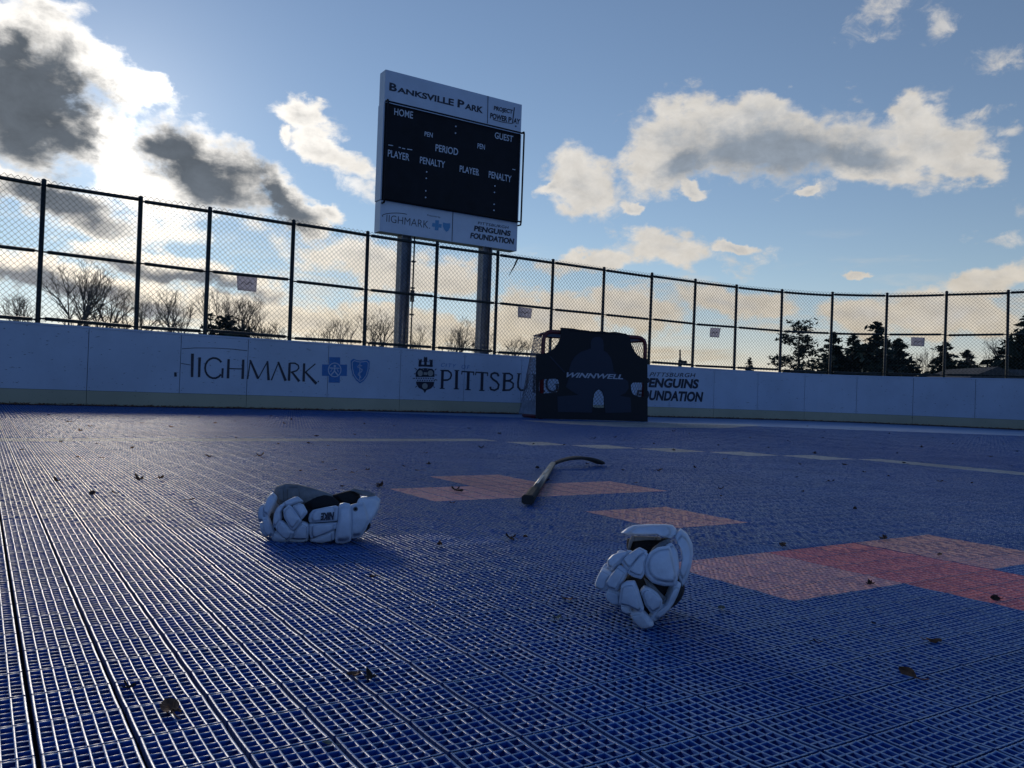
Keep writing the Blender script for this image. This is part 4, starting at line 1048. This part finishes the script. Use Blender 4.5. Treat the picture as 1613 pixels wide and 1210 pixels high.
# ------------------------------------------------------------------ trees beyond the fence
def bare_tree(px, ty, hw, dist, seed, label, lean=0.0, dens=1.0):
    r_ = random.Random(seed); d = ray(px, 600); X0 = d.x*dist/d.y; yh = CY + 16 + .036*(px-CX)
    top = H + (yh-ty)*1.07*dist/FP; W = hw*1.18*dist/FP
    o = thing('bare_tree', (X0, dist, -.06), label, 'tree', 'bare trees beyond the fence')
    tr, cr_ = MB(), MB()
    def grow(p, dr, ln, rad, lv):
        pts = [p]; q = p; dd = dr
        k = 3 if lv < 2 else 2
        for i in range(k):
            dd = (dd + Vector((r_.uniform(-.22, .22), r_.uniform(-.22, .22), r_.uniform(-.05, .16)))).normalized(); q = q + dd*(ln/k); pts.append(q)
        rad = max(rad, .008); rr = [rad*(1-.35*i/k) for i in range(k+1)]
        (tr if lv == 0 else cr_).tube(pts, rr, 5 if lv == 0 else 3, False)
        if lv >= 6: return
        nb = (3 if lv < 2 else (3 if r_.random() < .6*dens else 2))
        for b_ in range(nb + (1 if lv == 0 else 0)):
            a = r_.uniform(0, 6.28); sp_ = r_.uniform(.35, .95)
            nd = (dd*1.0 + Vector((math.cos(a)*sp_, math.sin(a)*sp_*.8, r_.uniform(-.1, .25)))).normalized()
            grow(pts[-1] if b_ else pts[-1], nd, ln*r_.uniform(.58, .82), rad*r_.uniform(.5, .68), lv+1)
        if lv in (1, 2, 3):
            for pt in pts[1:-1]:
                a = r_.uniform(0, 6.28); nd = (dd*.5 + Vector((math.cos(a), math.sin(a), .3))).normalized()
                grow(pt, nd, ln*.5, rad*.4, max(lv+2, 3))
    p0 = Vector((X0, dist, -.06)); Ht = top+.06
    grow(p0, Vector((lean, 0, 1)), Ht*.30, Ht*.026, 0)
    # fit the crown to the measured height and width
    allv = cr_.v; zm = max(v[2] for v in allv); wm = sorted(abs(v[0]-X0) for v in allv)[int(len(allv)*.97)]
    fz = Ht/(zm+.06); fx = W/wm
    for mbx in (tr, cr_): mbx.v = [(X0+(v[0]-X0)*fx, dist+(v[1]-dist)*fx, -.06+(v[2]+.06)*fz) for v in mbx.v]
    tr.build('trunk', M_bark, o); cr_.build('crown', M_twig, o)
BT = [(8,462,42,62,'sparse bare tree at the far left edge behind the fence',-.1),(103,412,50,60,'tallest bare tree with a forked trunk, between the first two fence posts',0),
 (150,440,40,66,'bushy bare tree just right of the tallest one, left of the second fence post',.05),(206,458,30,70,'thin bare tree standing behind the second fence post',0),
 (292,462,46,64,'wide bare tree with twisted boughs left of the third fence post',-.1),(334,460,30,70,'bare tree right behind the dark bush',0),(384,462,36,66,'bare tree below the square notice at the left',.05),
 (425,495,34,75,'low bare shrub tree just left of the fourth fence post',0),(540,500,44,80,'low twiggy bare tree left of the fifth fence post',0),(602,490,32,70,'bare tree beside the left scoreboard post',0),
 (655,515,30,80,'small bare tree just right of the left scoreboard post',.1),(705,500,40,78,'bare tree between the scoreboard posts',0),(742,518,26,84,'small bare tree left of the right scoreboard post',0),
 (822,533,32,85,'low bare tree to the left of the goal',0),(1447,548,20,80,'pale bare shrub between the spruces on the right',0),(1588,535,40,70,'wide bare tree above the house roof',-.15)]
for i, (x, y, w, d, lab, ln) in enumerate(BT): bare_tree(x, y, w, d, 20+i*3, lab, ln)

def conifer(px, ty, hw, dist, seed, label, kind='spruce'):
    r_ = random.Random(seed); d = ray(px, 600); X0 = d.x*dist/d.y; yh = CY + 16 + .036*(px-CX)
    Ht = H + (yh-ty)*dist/FP + .06; W = hw*dist/FP*(1.15 if kind == 'pine' else 2.0)
    o = thing('pine_tree' if kind == 'pine' else 'spruce_tree' if kind == 'spruce' else 'evergreen_bush', (X0, dist, -.06), label, 'bush' if kind == 'bush' else 'tree', 'evergreens beyond the fence')
    tr = MB(); tr.tube([(X0, dist, -.06), (X0+Ht*.01, dist, Ht*.5), (X0, dist, Ht*.97)], [Ht*.022, Ht*.014, Ht*.003], 6)
    cw = MB(); nb = {'pine': 75, 'spruce': 190, 'bush': 70}[kind]
    for b_ in range(nb):
        t = (b_+r_.random())/nb; zb_ = Ht*(t*.97) if kind != 'pine' else Ht*(.12+.86*t)
        if kind == 'spruce': rad = W*(1-t)**.9*r_.uniform(.5, 1.1)+.03*W
        elif kind == 'pine': rad = W*(math.sin(math.pi*(.22+.70*t))**.8)*r_.uniform(.45, 1.15)
        else: rad = W*math.sqrt(max(.02, 1-(2*t-1)**2))*r_.uniform(.7, 1.05)
        a = r_.uniform(0, 6.28); dr = Vector((math.cos(a), math.sin(a), (-.15 if kind == 'spruce' else .18)+.5*(t > .85)))
        p0 = Vector((X0, dist, zb_)); tip = p0 + dr*rad
        (cw if kind != 'pine' else tr).tube([p0, p0*.5+tip*.5+Vector((0, 0, -.03*rad)), tip], [Ht*.004, Ht*.003, .01], 3, False)
        m_ = int((34 if kind == 'spruce' else 60)*max(.35, rad/W))
        for k in range(m_):
            u_ = r_.uniform(.12, 1.0) if kind != 'pine' else r_.uniform(.4, 1.05)
            c = p0 + dr*rad*u_ + Vector((r_.gauss(0, .16), r_.gauss(0, .16), r_.gauss(-.03, .07)))*(rad if kind != 'pine' else W*.7)
            s_ = (W*.035+min(W, rad)*r_.uniform(.08, .22)) if kind != 'pine' else W*r_.uniform(.05, .12); v1 = Vector((r_.uniform(-1, 1), r_.uniform(-1, 1), r_.uniform(-.5, .5))).normalized()*s_
            v2 = Vector((r_.uniform(-1, 1), r_.uniform(-1, 1), r_.uniform(-.6, .6))).normalized()*s_*.45
            cw.add([c-v1, c+v2, c+v1, c-v2], [(0, 1, 2, 3)])
    tr.build('trunk', M_bark, o); cw.build('crown', M_need, o)
CT = [(1180,562,17,85,'small spruce tip showing over the boards right of the goal','spruce'),(1256,511,36,70,'open spreading pine tree, leftmost of the large evergreens','pine'),
 (1311,521,34,78,'ragged dark spruce right beside the open pine','spruce'),(1343,524,34,84,'dark spruce in the middle of the evergreen row','spruce'),(1378,504,44,76,'tallest spruce of the evergreen row with a pointed top','spruce'),
 (1412,532,42,80,'broad dense spruce at the right end of the evergreen row','spruce'),(1488,536,36,72,'pointed spruce below the right end notice','spruce'),(1521,550,34,76,'smaller spruce just left of the house roof','spruce'),
 (1622,488,60,66,'large dark spruce cut off by the right edge','spruce'),(348,499,22,66,'dark rounded evergreen bush among the bare trees at the left','bush')]
for i, (x, y, w, d, lab, kd) in enumerate(CT): conifer(x, y, w, d, 90+i, lab, kd)

# ------------------------------------------------------------------ house and pole far behind
hd = 58; a_ = ray(1528, 600); hx = a_.x*hd/a_.y
def zat(y, x, d): return H + (CY+16+.036*(x-CX)-y)*d/FP
ez, rz = zat(594.5, 1528, hd), zat(577.5, 1572, hd); hx2 = ray(1572, 600).x*hd/ray(1572, 600).y; wdt = 2*(hx2-hx)
house = thing('house', (hx2, hd, -.06), 'low house with a dark gabled roof showing above the boards at the right', 'house')
mb = MB(); mb.box((hx2+3.2, hd+3.5, (ez-.15)/2-.03), (wdt-.5+6.4, 6.4, ez-.09)); wl = mb.build('wall', mat('house_siding', (.10, .09, .08), .8), house)
M_roof = mat('roof_shingle', (.07, .065, .06), .85, var=.3, vscale=3)
mb = MB(); y0, y1 = hd, hd+7; xr = hx+wdt
vs = [(hx, y0, ez), (hx2, y0, rz), (xr, y0, ez), (hx, y1, ez), (hx2, y1, rz), (xr, y1, ez)]
mb.add(vs, [(0, 1, 4, 3), (1, 2, 5, 4), (0, 2, 1), (3, 4, 5), (0, 3, 5, 2)])
vs = [(hx2+.3, y0+1.5, rz-.08), (hx2+9, y0+1.5, rz-.08), (hx2+9, y0+5.6, ez), (hx2+.3, y0+5.6, ez), (hx2+9, y0+.02, ez-.04), (hx2+1, y0+.02, ez-.04)]
mb.add(vs, [(0, 1, 2, 3), (0, 5, 4, 1), (1, 4, 2), (5, 3, 2, 4)])
mb.build('roof', M_roof, house)
mb = MB(); mb.box((hx2-.2, hd+.22, ez*.55), (1.0, .06, .8)); wn = mb.build('window', mat('window_glass', (.02, .025, .03), .1), house)
mb = MB(); mb.box((hx2+2.6, hd+.22, 1.0), (.95, .06, 2.0)); mb.build('door', M_bark, house)
pd = 50; q = ray(1071.5, 600); px_ = q.x*pd/q.y
pole = thing('light_pole', (px_, pd, -.06), 'thin dark pole with a small lamp box right of the goal beyond the fence', 'pole')
mb = MB(); mb.tube([(px_, pd, -.06), (px_-.02, pd, 2), (px_-.08, pd, zat(551, 1071, pd))], [.09, .07, .05], 8); mb.build('mast', M_fence, pole, True)
mb = MB(); mb.box((px_+.12, pd, zat(571, 1072, pd)), (.45, .3, .22)); mb.box((px_-.05, pd, zat(573, 1072, pd)), (.2, .2, .5)); mb.build('lamp_box', M_fence, pole, bevel=.03)
